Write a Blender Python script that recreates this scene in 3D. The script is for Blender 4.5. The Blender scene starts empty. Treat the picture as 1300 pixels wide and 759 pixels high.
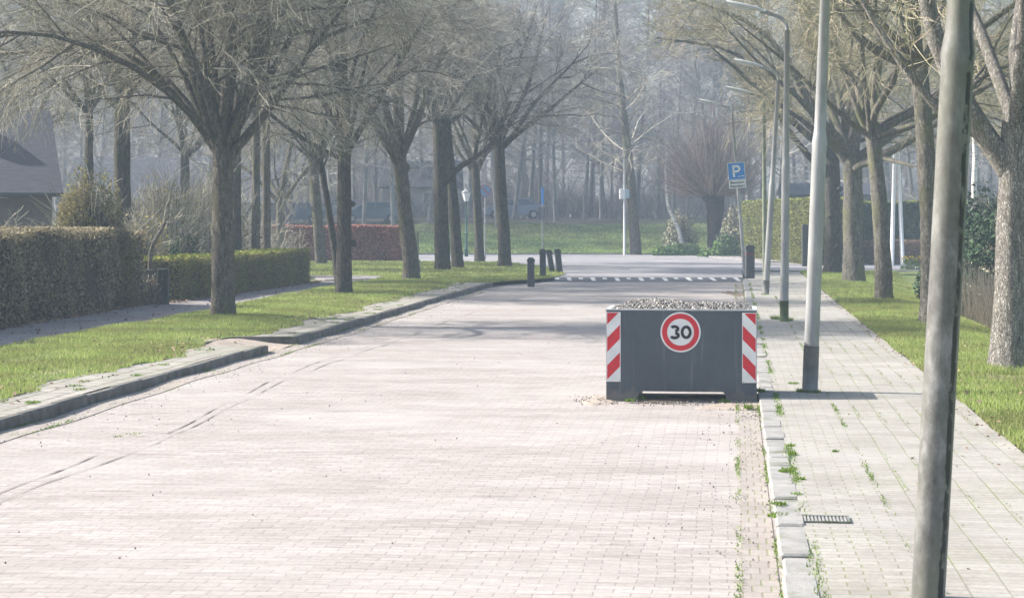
import bpy, math, random
import numpy as np
from mathutils import Vector, Matrix

# ------------------------------------------------------------------ camera, sky, sun, exposure
F = 2450.0                      # focal length in photo pixels (photo is 1300 wide)
CX, HY, H = 650.0, 280.0, 2.0   # principal column, horizon row, eye height in metres
scn = bpy.context.scene
C = scn.collection
cam_d = bpy.data.cameras.new("camera"); cam = bpy.data.objects.new("camera", cam_d); C.objects.link(cam)
cam.location = (0, 0, H); cam.rotation_euler = (math.radians(90), 0, 0)
cam_d.sensor_width = 36; cam_d.lens = F / 1300 * 36
cam_d.shift_y = -(379.5 - HY) / 1300
cam_d.clip_start = 0.1; cam_d.clip_end = 3000
cam_d.dof.use_dof = True; cam_d.dof.focus_distance = 22; cam_d.dof.aperture_fstop = 7
scn.camera = cam

SUN_EL, SUN_AZ = 36.0, 15.0     # degrees; azimuth measured from -X towards +Y
to_sun = Vector((-math.cos(math.radians(SUN_EL)) * math.cos(math.radians(SUN_AZ)),
                 math.cos(math.radians(SUN_EL)) * math.sin(math.radians(SUN_AZ)),
                 math.sin(math.radians(SUN_EL))))
w = bpy.data.worlds.new("World"); scn.world = w; w.use_nodes = True
nt = w.node_tree; bg = nt.nodes["Background"]
sky = nt.nodes.new("ShaderNodeTexSky"); sky.sky_type = 'NISHITA'; sky.sun_disc = False
sky.sun_elevation = math.radians(SUN_EL)
sky.sun_rotation = math.atan2(to_sun.x, to_sun.y)
sky.air_density = 1.2; sky.dust_density = 3.0; sky.ozone_density = 1.0
nt.links.new(sky.outputs[0], bg.inputs[0]); bg.inputs[1].default_value = 0.11
sd = bpy.data.lights.new("sun", 'SUN'); sun = bpy.data.objects.new("sun", sd); C.objects.link(sun)
sd.energy = 4.9; sd.angle = math.radians(0.6); sd.color = (1.0, 0.95, 0.88)
sun.rotation_euler = to_sun.to_track_quat('Z', 'Y').to_euler()
sun.location = (-30, 20, 40)
vs = scn.view_settings; vs.view_transform = 'Standard'; vs.look = 'None'; vs.exposure = 1.16; vs.gamma = 1
vs.use_curve_mapping = False
scn.cycles.max_bounces = 6; scn.cycles.diffuse_bounces = 3; scn.cycles.volume_bounces = 1
scn.cycles.transparent_max_bounces = 8
scn.cycles.use_denoising = True

# ------------------------------------------------------------------ helpers
def G(x, y, z=0.0):
    """point of height z seen at photo pixel (x, y) -> world x, y"""
    Y = (H - z) * F / (y - HY)
    return ((x - CX) / F * Y, Y)
def XA(x, Y): return (x - CX) / F * Y          # world x of a pixel column at distance Y
def ZA(y, Y): return H - (y - HY) / F * Y      # world z of a pixel row at distance Y
SL = 0.1155                                     # the street runs along (SL, 1)
def RX(off, Y): return off + SL * Y

def tag(o, label=None, cat=None, group=None, kind=None):
    if label: o['label'] = label
    if cat: o['category'] = cat
    if group: o['group'] = group
    if kind: o['kind'] = kind
    return o

class MB:
    def __init__(s): s.v = []; s.f = []; s.m = []; s.n = 0
    def add(s, v, f, m=0):
        v = np.asarray(v, float).reshape(-1, 3)
        s.v.append(v)
        for a in f if isinstance(f, list) else [f]:
            a = np.asarray(a, np.int64)
            if a.ndim == 1: a = a[None]
            s.f.append(a + s.n); s.m.append(np.full(len(a), m))
        s.n += len(v); return s
    def box(s, lo, hi, m=0, M=None):
        x0, y0, z0 = lo; x1, y1, z1 = hi
        v = np.array([(x0,y0,z0),(x1,y0,z0),(x1,y1,z0),(x0,y1,z0),(x0,y0,z1),(x1,y0,z1),(x1,y1,z1),(x0,y1,z1)], float)
        if M is not None: v = np.array([M @ Vector(p) for p in v])
        return s.add(v, np.array([(0,3,2,1),(4,5,6,7),(0,1,5,4),(1,2,6,5),(2,3,7,6),(3,0,4,7)]), m)
    def cbox(s, lo, hi, c=0.01, m=0, M=None):
        """box with chamfered vertical and top edges"""
        x0,y0,z0 = lo; x1,y1,z1 = hi
        def ring(i, z):
            return [(x0+i+c,y0+i,z),(x1-i-c,y0+i,z),(x1-i,y0+i+c,z),(x1-i,y1-i-c,z),(x1-i-c,y1-i,z),(x0+i+c,y1-i,z),(x0+i,y1-i-c,z),(x0+i,y0+i+c,z)]
        v = ring(0,z0)+ring(0,z1-c)+ring(c,z1)
        if M is not None: v = [M @ Vector(p) for p in v]
        q = []
        for r in (0,8):
            for i in range(8): j=(i+1)%8; q.append((r+i,r+j,r+8+j,r+8+i))
        return s.add(v, [np.array(q), np.array([[16+i for i in range(8)]]), np.array([[7-i for i in range(8)]])], m)
    def prism(s, poly, a, b, axis='y', m=0, M=None):
        """poly: 2D outline; axis y: (x,z) extruded a..b in y; axis z: (x,y) extruded in z; axis x: (y,z) in x"""
        n = len(poly)
        def p3(p, t):
            return (p[0],t,p[1]) if axis=='y' else (p[0],p[1],t) if axis=='z' else (t,p[0],p[1])
        v = [p3(p,a) for p in poly]+[p3(p,b) for p in poly]
        if M is not None: v = [M @ Vector(q) for q in v]
        q = [(i,(i+1)%n,n+(i+1)%n,n+i) for i in range(n)]
        return s.add(v, [np.array(q), np.array([list(range(n))[::-1]]), np.array([list(range(n,2*n))])], m)
    def tube(s, pts, rad, S=10, m=0, cap=True):
        P = np.asarray(pts, float)[None]; R = np.asarray(rad, float)
        if R.ndim == 0: R = np.full(P.shape[1], float(R))
        v, q = tubes(P, R[None], S)
        fs = [q]
        if cap:
            n = P.shape[1]
            fs += [np.array([list(range(S))[::-1]]), np.array([[(n-1)*S+i for i in range(S)]])]
        return s.add(v, fs, m)
    def lathe(s, prof, S=16, m=0, M=None):
        v = []
        for r, z in prof:
            for i in range(S):
                a = 2*math.pi*i/S; v.append((r*math.cos(a), r*math.sin(a), z))
        if M is not None: v = [M @ Vector(q) for q in v]
        q = [(k*S+i,k*S+(i+1)%S,(k+1)*S+(i+1)%S,(k+1)*S+i) for k in range(len(prof)-1) for i in range(S)]
        n = len(prof)
        return s.add(v, [np.array(q), np.array([list(range(S))[::-1]]), np.array([[(n-1)*S+i for i in range(S)]])], m)
    def build(s, name, mats, parent=None, loc=None, smooth=False):
        V = np.concatenate(s.v) if s.v else np.zeros((0,3))
        if loc is not None and parent is None: V = V - np.array(loc)
        me = bpy.data.meshes.new(name)
        loops = np.concatenate([a.ravel() for a in s.f]); cnt = np.concatenate([np.full(len(a), a.shape[1]) for a in s.f])
        mi = np.concatenate(s.m)
        me.vertices.add(len(V)); me.vertices.foreach_set("co", V.astype(np.float32).ravel())
        me.loops.add(len(loops)); me.loops.foreach_set("vertex_index", loops.astype(np.int32))
        me.polygons.add(len(cnt)); st = np.concatenate([[0], np.cumsum(cnt)[:-1]])
        me.polygons.foreach_set("loop_start", st.astype(np.int32)); me.polygons.foreach_set("loop_total", cnt.astype(np.int32))
        me.polygons.foreach_set("material_index", mi.astype(np.int32))
        me.polygons.foreach_set("use_smooth", np.full(len(cnt), smooth))
        me.update(calc_edges=True)
        for k in (mats if isinstance(mats, (list, tuple)) else [mats]): me.materials.append(k)
        o = bpy.data.objects.new(name, me); C.objects.link(o)
        if parent is not None: o.parent = parent
        elif loc is not None: o.location = loc
        return o

def tubes(P, R, S):
    N, n, _ = P.shape
    T = np.empty_like(P); T[:,1:-1] = P[:,2:]-P[:,:-2]; T[:,0] = P[:,1]-P[:,0]; T[:,-1] = P[:,-1]-P[:,-2]
    T /= np.linalg.norm(T, axis=2, keepdims=True)+1e-9
    D = P[:,-1]-P[:,0]; D /= np.linalg.norm(D, axis=1, keepdims=True)+1e-9
    ref = np.where(np.abs(D[:,0:1]) < .6, np.array([[1.,0,0]]), np.array([[0,1.,0]]))
    ref = np.repeat(ref[:,None], n, 1)
    U = np.cross(T, ref); U /= np.linalg.norm(U, axis=2, keepdims=True)+1e-9
    W = np.cross(T, U)
    a = np.linspace(0, 2*math.pi, S, endpoint=False)
    V = P[:,:,None]+R[:,:,None,None]*(np.cos(a)[None,None,:,None]*U[:,:,None]+np.sin(a)[None,None,:,None]*W[:,:,None])
    base = (np.arange(N)*n*S)[:,None,None]; k = (np.arange(n-1)*S)[None,:,None]; i = np.arange(S)[None,None,:]; j = (np.arange(S)+1)%S
    j = j[None,None,:]
    q = np.stack([base+k+i, base+k+S+i, base+k+S+j, base+k+j], -1).reshape(-1,4)
    return V.reshape(-1,3), q

def empty(name, loc, rz=0.0):
    o = bpy.data.objects.new(name, None); C.objects.link(o); o.location = loc; o.rotation_euler = (0,0,rz); o.empty_display_size = .2
    return o
def copy_tree(o, parent=None):
    c = o.copy(); C.objects.link(c); c.parent = parent
    for ch in [x for x in o.children]: copy_tree(ch, c)
    return c

# ------------------------------------------------------------------ materials
def newmat(name):
    m = bpy.data.materials.new(name); m.use_nodes = True
    return m, m.node_tree.nodes, m.node_tree.links, m.node_tree.nodes["Principled BSDF"]
def ramp(n, stops):
    r = n.new("ShaderNodeValToRGB"); e = r.color_ramp.elements
    while len(e) < len(stops): e.new(.5)
    for i,(p,c) in enumerate(stops): e[i].position = p; e[i].color = (*c,1)
    return r
def coords(n, l, scale=(1,1,1), rz=0, gen='Object'):
    tc = n.new("ShaderNodeTexCoord"); mp = n.new("ShaderNodeMapping")
    mp.inputs['Scale'].default_value = scale; mp.inputs['Rotation'].default_value = (0,0,rz)
    l.new(tc.outputs[gen], mp.inputs[0]); return mp
def noise(n, l, vec, sc, det=4, rough=.55):
    t = n.new("ShaderNodeTexNoise"); t.inputs['Scale'].default_value = sc; t.inputs['Detail'].default_value = det
    t.inputs['Roughness'].default_value = rough; l.new(vec.outputs[0], t.inputs['Vector']); return t
def mixc(n, l, fac, a, b, mode='MIX'):
    m = n.new("ShaderNodeMix"); m.data_type = 'RGBA'; m.blend_type = mode
    for sock, val in ((m.inputs[0],fac),(m.inputs[6],a),(m.inputs[7],b)):
        if hasattr(val,'links'): l.new(val, sock)
        elif isinstance(val, tuple): sock.default_value = (*val,1) if len(val)==3 else val
        else: sock.default_value = val
    return m.outputs[2]
def bumpn(n, l, p, h, strength, dist):
    b = n.new("ShaderNodeBump"); b.inputs['Strength'].default_value = strength; b.inputs['Distance'].default_value = dist
    l.new(h, b.inputs['Height']); l.new(b.outputs[0], p.inputs['Normal']); return b

def noisemat(name, stops, sc=3, scale=(1,1,1), rough=.85, bump=0, bdist=.01, bsc=None, metal=0, second=None, spec=.3):
    m,n,l,p = newmat(name)
    v = coords(n,l,scale); t = noise(n,l,v,sc,6)
    r = ramp(n, stops); l.new(t.outputs[0], r.inputs[0]); col = r.outputs[0]
    if second:   # (colour, scale, lo, hi)
        t2 = noise(n,l,coords(n,l),second[1],5); r2 = ramp(n,[(second[2],(0,0,0)),(second[3],(1,1,1))])
        l.new(t2.outputs[0], r2.inputs[0]); col = mixc(n,l,r2.outputs[0],col,second[0])
    l.new(col, p.inputs['Base Color']); p.inputs['Roughness'].default_value = rough; p.inputs['Metallic'].default_value = metal
    p.inputs['Specular IOR Level'].default_value = spec
    if bump:
        t3 = noise(n,l,v,bsc or sc*4,5); bumpn(n,l,p,t3.outputs[0],bump,bdist)
    return m
def islandmat(name, stops, rough=.8, trans=0, sc=0.5, tint=None):
    """every loose piece (leaf, twig, blade) takes its own colour"""
    m,n,l,p = newmat(name)
    g = n.new("ShaderNodeNewGeometry"); r = ramp(n, stops); l.new(g.outputs['Random Per Island'], r.inputs[0]); col = r.outputs[0]
    if tint:
        t = noise(n,l,coords(n,l),sc,4); rr = ramp(n,[(.4,(0,0,0)),(.62,(1,1,1))]); l.new(t.outputs[0], rr.inputs[0])
        col = mixc(n,l,rr.outputs[0],col,tint)
    l.new(col, p.inputs['Base Color']); p.inputs['Roughness'].default_value = rough; p.inputs['Specular IOR Level'].default_value = .2
    if trans:
        tr = n.new("ShaderNodeBsdfTranslucent"); l.new(col, tr.inputs[0]); mx = n.new("ShaderNodeMixShader"); mx.inputs[0].default_value = trans
        l.new(p.outputs[0], mx.inputs[1]); l.new(tr.outputs[0], mx.inputs[2]); l.new(mx.outputs[0], n["Material Output"].inputs[0])
    return m
def bark(name, dark, light, moss, mossamt=.5, sc=1.0):
    m,n,l,p = newmat(name)
    v0 = coords(n,l,(9*sc,9*sc,2.2*sc)); td = noise(n,l,v0,1.5,4); v = n.new('ShaderNodeVectorMath'); v.operation='ADD'; l.new(v0.outputs[0],v.inputs[0]); sv=n.new('ShaderNodeVectorMath'); sv.operation='SCALE'; sv.inputs['Scale'].default_value=1.6; l.new(td.outputs['Color'],sv.inputs[0]); l.new(sv.outputs[0],v.inputs[1]); t = noise(n,l,v,2.2,7,.65); r = ramp(n,[(.32,dark),(.62,light)]); l.new(t.outputs[0], r.inputs[0])
    vo = n.new("ShaderNodeTexVoronoi"); vo.feature = 'DISTANCE_TO_EDGE'; vo.inputs['Scale'].default_value = 5.5; vo.inputs['Randomness'].default_value = 1; l.new(v.outputs[0], vo.inputs['Vector'])
    rv = ramp(n,[(0,(.42,.42,.42)),(.22,(1,1,1))]); l.new(vo.outputs[0], rv.inputs[0])
    c = mixc(n,l,1.0,r.outputs[0],rv.outputs[0],'MULTIPLY')
    t2 = noise(n,l,coords(n,l,(1.4,1.4,.6)),1.6,6); r2 = ramp(n,[(.62-.2*mossamt,(0,0,0)),(.78-.2*mossamt,(1,1,1))]); l.new(t2.outputs[0], r2.inputs[0])
    sf = n.new("ShaderNodeMath"); sf.operation='MULTIPLY'; sf.inputs[1].default_value = .8; l.new(r2.outputs[0], sf.inputs[0])
    c = mixc(n,l,sf.outputs[0],c,moss)
    l.new(c, p.inputs['Base Color']); p.inputs['Roughness'].default_value = .92; p.inputs['Specular IOR Level'].default_value = .15
    ad = n.new("ShaderNodeMath"); ad.operation='ADD'; l.new(rv.outputs[0], ad.inputs[0]); l.new(t.outputs[0], ad.inputs[1])
    bumpn(n,l,p,ad.outputs[0],1.0,.05); return m
def paving(name, c1, c2, mortar, bw, rh, mort, rz, swap=False, stain=None, moss=None, offset=.5, bump=.5, rough=.85, wob=.01, streak=False):
    m,n,l,p = newmat(name)
    v = coords(n,l,(1,1,1),rz)
    if swap: v = coords(n,l,(1,1,1),rz+math.pi/2)
    # slight irregularity of the laying
    tn = noise(n,l,v,.8,3); sub = n.new("ShaderNodeVectorMath"); sub.operation='SCALE'; sub.inputs['Scale'].default_value = wob
    l.new(tn.outputs['Color'], sub.inputs[0]); ad = n.new("ShaderNodeVectorMath"); l.new(v.outputs[0], ad.inputs[0]); l.new(sub.outputs[0], ad.inputs[1])
    b = n.new("ShaderNodeTexBrick"); l.new(ad.outputs[0], b.inputs['Vector']); b.offset = offset
    b.inputs['Scale'].default_value = 1; b.inputs['Brick Width'].default_value = bw; b.inputs['Row Height'].default_value = rh
    b.inputs['Mortar Size'].default_value = mort; b.inputs['Mortar Smooth'].default_value = .3; b.inputs['Bias'].default_value = 0
    b.inputs['Color1'].default_value = (*c1,1); b.inputs['Color2'].default_value = (*c2,1); b.inputs['Mortar'].default_value = (*mortar,1)
    if moss:
        tm = noise(n,l,v,1.3,4); rm = ramp(n,[(.42,mortar),(.6,moss)]); l.new(tm.outputs[0], rm.inputs[0]); l.new(rm.outputs[0], b.inputs['Mortar'])
    col = b.outputs['Color']
    t1 = noise(n,l,coords(n,l,(.25,1.1,1) if streak else (1,1,1),rz),1.2,8,.65); r1 = ramp(n,[(.3,(.78,.76,.74)),(.7,(1.08,1.08,1.08))]); l.new(t1.outputs[0], r1.inputs[0])
    col = mixc(n,l,1.0,col,r1.outputs[0],'MULTIPLY')
    t2 = noise(n,l,v,26,4,.7); r2 = ramp(n,[(.3,(.82,.82,.82)),(.7,(1.1,1.1,1.1))]); l.new(t2.outputs[0], r2.inputs[0])
    col = mixc(n,l,1.0,col,r2.outputs[0],'MULTIPLY')
    if streak:
        t5 = noise(n,l,coords(n,l,(1.6,15,1),rz),1.0,5,.6); r5_ = ramp(n,[(.55,(1,1,1)),(.72,(.62,.59,.56))]); l.new(t5.outputs[0], r5_.inputs[0]); col = mixc(n,l,1.0,col,r5_.outputs[0],'MULTIPLY')
    if stain:
        t3 = noise(n,l,coords(n,l),.35,6,.6); r3 = ramp(n,[(.5,(0,0,0)),(.72,(1,1,1))]); l.new(t3.outputs[0], r3.inputs[0])
        sf = n.new("ShaderNodeMath"); sf.operation='MULTIPLY'; sf.inputs[1].default_value = .6; l.new(r3.outputs[0], sf.inputs[0])
        col = mixc(n,l,sf.outputs[0],col,stain)
    l.new(col, p.inputs['Base Color']); p.inputs['Roughness'].default_value = rough; p.inputs['Specular IOR Level'].default_value = .25
    inv = n.new("ShaderNodeMath"); inv.operation='SUBTRACT'; inv.inputs[0].default_value = 1; l.new(b.outputs['Fac'], inv.inputs[1])
    mu = n.new("ShaderNodeMath"); mu.operation='MULTIPLY_ADD'; mu.inputs[1].default_value = .35; l.new(t2.outputs[0], mu.inputs[0]); l.new(inv.outputs[0], mu.inputs[2])
    bumpn(n,l,p,mu.outputs[0],bump,.008); return m
def plain(name, col, rough=.6, metal=0, spec=.4):
    m,n,l,p = newmat(name); v = coords(n,l); t = noise(n,l,v,6,5)
    r = ramp(n,[(.3,tuple(c*.88 for c in col)),(.7,tuple(min(1,c*1.06) for c in col))]); l.new(t.outputs[0], r.inputs[0])
    l.new(r.outputs[0], p.inputs['Base Color']); p.inputs['Roughness'].default_value = rough; p.inputs['Metallic'].default_value = metal
    p.inputs['Specular IOR Level'].default_value = spec; return m

RZ = math.atan(SL)
M_road = paving('pink brick', (.395,.362,.342), (.335,.305,.287), (.255,.23,.217), .205, .105, .0048, RZ, stain=(.40,.38,.362), wob=.09, bump=.4, streak=True)
M_far_road = paving('grey brick', (.31,.30,.315), (.26,.26,.28), (.17,.17,.18), .205, .105, .009, RZ, stain=(.42,.39,.38), wob=.05)
M_pave = paving('footpath bricks', (.36,.345,.32), (.305,.29,.265), (.25,.24,.20), .105, .205, .006, RZ, swap=True, stain=(.34,.325,.31), moss=(.20,.23,.10), wob=.03,bump=.4)
M_pedge = paving('footpath edge bricks', (.36,.345,.32), (.305,.29,.265), (.25,.235,.21), .205, .105, .006, RZ, stain=(.34,.325,.31), moss=(.22,.235,.13), wob=.03,bump=.4)
M_strip = paving('kerb strip slabs', (.36,.34,.31), (.29,.275,.25), (.12,.11,.08), .30, .30, .014, RZ, swap=True, stain=(.24,.235,.18), moss=(.09,.14,.03), wob=.03)
M_path = paving('grey path slabs', (.33,.31,.32), (.27,.26,.27), (.14,.13,.12), .30, .30, .012, RZ, swap=True, stain=(.24,.21,.18), wob=.02)  # cool grey slabs for the left footpath and the far corner
M_kerb = noisemat('kerb concrete', [(.3,(.21,.205,.195)),(.7,(.33,.32,.305))], 5, bump=.5, bsc=40, second=(((.13,.14,.09)),3,.55,.75))
M_soil = noisemat('soil', [(.3,(.10,.075,.055)),(.7,(.22,.17,.13))], 6, bump=.9, bdist=.03, bsc=30)
M_sand = noisemat('sandy dirt', [(.3,(.26,.21,.17)),(.7,(.42,.36,.31))], 8, bump=.7, bdist=.02, bsc=40)
M_turf = noisemat('turf', [(.3,(.09,.12,.03)),(.55,(.15,.20,.05)),(.75,(.22,.23,.10))], 1.6, bump=.8, bdist=.05, bsc=30, second=((.20,.17,.10),1.1,.50,.66))
M_blade = islandmat('grass blade', [(0,(.16,.23,.05)),(.45,(.29,.38,.09)),(.8,(.42,.48,.16)),(1,(.55,.53,.30))], trans=.45, tint=(.24,.26,.09), sc=.7)
M_weed = islandmat('weed leaf', [(0,(.08,.14,.02)),(1,(.22,.33,.05))], trans=.3)
M_barkL = bark('lime bark', (.13,.115,.095), (.42,.375,.31), (.19,.20,.085), .5)
M_barkD = bark('dark bark', (.06,.055,.05), (.23,.21,.175), (.12,.14,.06), .45)
M_barkR = bark('rough grey bark', (.26,.235,.21), (.62,.58,.52), (.28,.28,.15), .2)
M_barkRm = bark('mossy grey bark', (.18,.165,.14), (.48,.44,.37), (.26,.27,.11), .55)
M_twigL = islandmat('pale twigs', [(0,(.11,.10,.08)),(.5,(.32,.29,.23)),(1,(.62,.58,.47))])
M_twigM = islandmat('grey twigs', [(0,(.11,.10,.085)),(.6,(.33,.30,.25)),(1,(.58,.54,.46))])
M_twigR = islandmat('mossy budding twigs', [(0,(.10,.092,.06)),(.45,(.30,.285,.17)),(.85,(.48,.43,.29)),(1,(.56,.40,.33))])
M_twigP = islandmat('far twigs', [(0,(.17,.155,.16)),(.6,(.30,.275,.28)),(1,(.46,.42,.41))])
M_twigW = islandmat('willow shoots', [(0,(.17,.125,.105)),(1,(.40,.32,.28))])
M_barkW = noisemat('grey wood bark', [(.3,(.13,.125,.125)),(.7,(.27,.255,.25))], 6, scale=(1,1,.3), bump=.5)
M_birch = noisemat('birch bark', [(.35,(.10,.09,.08)),(.45,(.62,.60,.56)),(.8,(.75,.73,.69))], 3, scale=(1,1,5))
M_galv = noisemat('galvanised steel', [(.3,(.22,.225,.225)),(.7,(.36,.365,.37))], 3, scale=(3,3,.7), rough=.5, metal=.25, bump=.08, bsc=60, second=((.30,.31,.24),1.5,.58,.72), spec=.5)
M_galvd = noisemat('grimy lamp paint', [(.3,(.15,.155,.155)),(.7,(.29,.29,.28))], 4, rough=.65, bump=.15, bsc=60, second=((.09,.10,.06),4,.45,.65))

# old near lamp post: mottled, with a black algae streak running down its shaded side
def pole_near():
    m,n,l,p = newmat('weathered grey paint')
    v = coords(n,l,(1,1,.5)); t = noise(n,l,v,9,8,.7); r = ramp(n,[(.36,(.075,.074,.068)),(.5,(.13,.13,.124)),(.66,(.25,.25,.245))]); l.new(t.outputs[0], r.inputs[0])
    t0 = noise(n,l,coords(n,l,(1,1,.3)),3.1,4); r0 = ramp(n,[(.45,(0,0,0)),(.62,(.7,.7,.7))]); l.new(t0.outputs[0], r0.inputs[0])
    c0 = mixc(n,l,r0.outputs[0],r.outputs[0],(.13,.135,.10))
    tc = n.new("ShaderNodeTexCoord"); sx = n.new("ShaderNodeSeparateXYZ"); l.new(tc.outputs['Object'], sx.inputs[0])
    at = n.new("ShaderNodeMath"); at.operation='ARCTAN2'; lx_ = n.new('ShaderNodeMath'); lx_.operation='MULTIPLY_ADD'; lx_.inputs[1].default_value=-.055; l.new(sx.outputs[2], lx_.inputs[0]); l.new(sx.outputs[0], lx_.inputs[2]); l.new(sx.outputs[1], at.inputs[0]); l.new(lx_.outputs[0], at.inputs[1])
    ad = n.new("ShaderNodeMath"); ad.operation='ADD'; ad.inputs[1].default_value = .92; l.new(at.outputs[0], ad.inputs[0])
    tn = noise(n,l,coords(n,l,(1,1,.35)),7,6,.7)
    mm = n.new("ShaderNodeMath"); mm.operation='MULTIPLY_ADD'; mm.inputs[1].default_value = .7; mm.inputs[2].default_value = -.35; l.new(tn.outputs[0], mm.inputs[0])
    a2 = n.new("ShaderNodeMath"); a2.operation='ADD'; l.new(ad.outputs[0], a2.inputs[0]); l.new(mm.outputs[0], a2.inputs[1])
    ab = n.new("ShaderNodeMath"); ab.operation='ABSOLUTE'; l.new(a2.outputs[0], ab.inputs[0])
    rr = ramp(n,[(.17,(1,1,1)),(.24,(0,0,0))]); l.new(ab.outputs[0], rr.inputs[0])
    t2 = noise(n,l,coords(n,l,(1,1,.6)),14,5,.7); r2 = ramp(n,[(.40,(0,0,0)),(.47,(1,1,1))]); l.new(t2.outputs[0], r2.inputs[0])
    mu = n.new("ShaderNodeMath"); mu.operation='MULTIPLY'; l.new(rr.outputs[0], mu.inputs[0]); l.new(r2.outputs[0], mu.inputs[1])
    l.new(mixc(n,l,mu.outputs[0],c0,(.018,.018,.016)), p.inputs['Base Color']); p.inputs['Roughness'].default_value=.6
    bumpn(n,l,p,t.outputs[0],.15,.004); return m
M_pole_near = pole_near()
M_head = plain('lamp housing', (.50,.50,.48), .45); M_glass = plain('lamp glass', (.55,.56,.53), .15, spec=.6)
def steel():
    m,n,l,p = newmat('scuffed dark grey paint')
    t = noise(n,l,coords(n,l,(1,1,.5)),2.2,7,.65); r_ = ramp(n,[(.3,(.047,.059,.075)),(.7,(.082,.096,.115))]); l.new(t.outputs[0], r_.inputs[0]); c = r_.outputs[0]
    def over(c, vec, sc, lo, hi, col, amt, det=6, rg_=.65):
        t_ = noise(n,l,vec,sc,det,rg_); q = ramp(n,[(lo,(0,0,0)),(hi,(amt,amt,amt))]); l.new(t_.outputs[0], q.inputs[0]); return mixc(n,l,q.outputs[0],c,col)
    c = over(c, coords(n,l,(14,14,.9)), 1.0, .56,.72,(.19,.20,.20),.4)          # rain runs
    c = over(c, coords(n,l), 16, .66,.70,(.24,.25,.26),.7, 8,.75)                 # scuffs and chips
    c = over(c, coords(n,l,(1,1,3)), 7, .70,.74,(.16,.075,.035),.8, 8,.7)         # rust spots
    tc = n.new("ShaderNodeTexCoord"); sx = n.new("ShaderNodeSeparateXYZ"); l.new(tc.outputs['Object'], sx.inputs[0])
    tn = noise(n,l,coords(n,l,(1,1,.6)),5,7,.7)
    mm = n.new("ShaderNodeMath"); mm.operation='MULTIPLY_ADD'; mm.inputs[1].default_value = -.45; l.new(tn.outputs[0], mm.inputs[0]); l.new(sx.outputs[2], mm.inputs[2])
    q = ramp(n,[(0,(.5,.5,.5)),(.05,(0,0,0))]); 
    m2 = n.new("ShaderNodeMath"); m2.operation='ADD'; m2.inputs[1].default_value = .16; l.new(mm.outputs[0], m2.inputs[0]); l.new(m2.outputs[0], q.inputs[0])
    c = mixc(n,l,q.outputs[0],c,(.20,.17,.14))                                   # dried splash dirt low down
    l.new(c, p.inputs['Base Color']); rr = ramp(n,[(.3,(.42,.42,.42)),(.7,(.7,.7,.7))]); l.new(t.outputs[0], rr.inputs[0]); l.new(rr.outputs[0], p.inputs['Roughness'])
    t3 = noise(n,l,coords(n,l),3.5,3); bumpn(n,l,p,t3.outputs[0],.25,.02); return m
M_steel = steel()
M_rim = plain('pale steel rim', (.45,.47,.48), .5)
M_red = plain('reflective red', (.60,.018,.03), .45); M_white = plain('reflective white', (.74,.74,.74), .5); M_black = plain('black lettering', (.012,.012,.015), .5)
M_blue = plain('sign blue', (.0,.20,.58), .45); M_lightblue = plain('faded blue', (.12,.25,.42), .5)
M_stone = islandmat('gravel stone', [(0,(.04,.037,.035)),(.4,(.17,.155,.145)),(1,(.46,.43,.40))])
M_bollard = noisemat('bollard paint', [(.3,(.045,.048,.055)),(.7,(.085,.09,.10))], 8, rough=.6)
M_post = noisemat('grey post', [(.3,(.20,.21,.21)),(.7,(.33,.34,.34))], 8)
M_hleaf = islandmat('winter hedge leaf', [(0,(.11,.10,.055)),(.4,(.28,.245,.15)),(.75,(.44,.38,.25)),(1,(.58,.50,.38))], tint=(.30,.255,.17), sc=.9, trans=.4)
M_hleaf2 = islandmat('low hedge leaf', [(0,(.09,.095,.03)),(.5,(.20,.195,.06)),(1,(.33,.31,.12))], tint=(.22,.18,.10), sc=1.5, trans=.4)
M_yel = islandmat('hedge top shoots', [(0,(.16,.19,.03)),(.6,(.27,.30,.05)),(1,(.38,.36,.10))])
M_beech = islandmat('beech leaf', [(0,(.20,.07,.06)),(.5,(.42,.17,.145)),(1,(.62,.36,.31))], tint=(.36,.18,.15), sc=1.2, trans=.4)
M_conif = islandmat('clipped conifer', [(0,(.08,.095,.025)),(.5,(.17,.185,.045)),(1,(.28,.28,.09))], tint=(.16,.17,.06), sc=1, trans=.35)
M_darkg = islandmat('dark evergreen leaf', [(0,(.012,.03,.014)),(.6,(.03,.065,.028)),(1,(.08,.13,.06))])
M_brown = islandmat('withered brown leaf', [(0,(.16,.10,.07)),(.6,(.28,.19,.13)),(1,(.38,.28,.20))])
M_pale = islandmat('pale ivy leaf', [(0,(.16,.16,.10)),(.6,(.32,.31,.20)),(1,(.48,.46,.33))])
M_lgreen = islandmat('fresh shrub leaf', [(0,(.06,.12,.03)),(1,(.16,.26,.07))])
M_flower = plain('yellow petal', (.75,.55,.02), .6)
M_core = noisemat('hedge inner twigs', [(.3,(.04,.035,.022)),(.7,(.11,.09,.06))], 12, bump=.8, bdist=.05)
M_reed = islandmat('dry reed', [(0,(.26,.21,.15)),(.6,(.42,.36,.28)),(1,(.55,.50,.42))])
M_litter = islandmat('dead leaf', [(0,(.12,.07,.045)),(1,(.34,.24,.17))])
M_wall = paving('purple brick wall', (.20,.12,.14), (.15,.09,.11), (.17,.15,.15), .21, .065, .010, 0, wob=0)
M_roof = noisemat('slate roof', [(.3,(.035,.038,.052)),(.7,(.07,.072,.09))], 3, scale=(1,1,12), rough=.85, bump=.4)
M_wood = noisemat('dark wood', [(.3,(.035,.04,.04)),(.7,(.08,.085,.08))], 5, scale=(6,6,1), bump=.4)
M_pane = plain('window glass', (.05,.07,.09), .12, spec=.6)
M_green = plain('green cast iron', (.015,.085,.075), .45)
M_lant = plain('milky lantern glass', (.62,.63,.62), .3)
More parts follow.
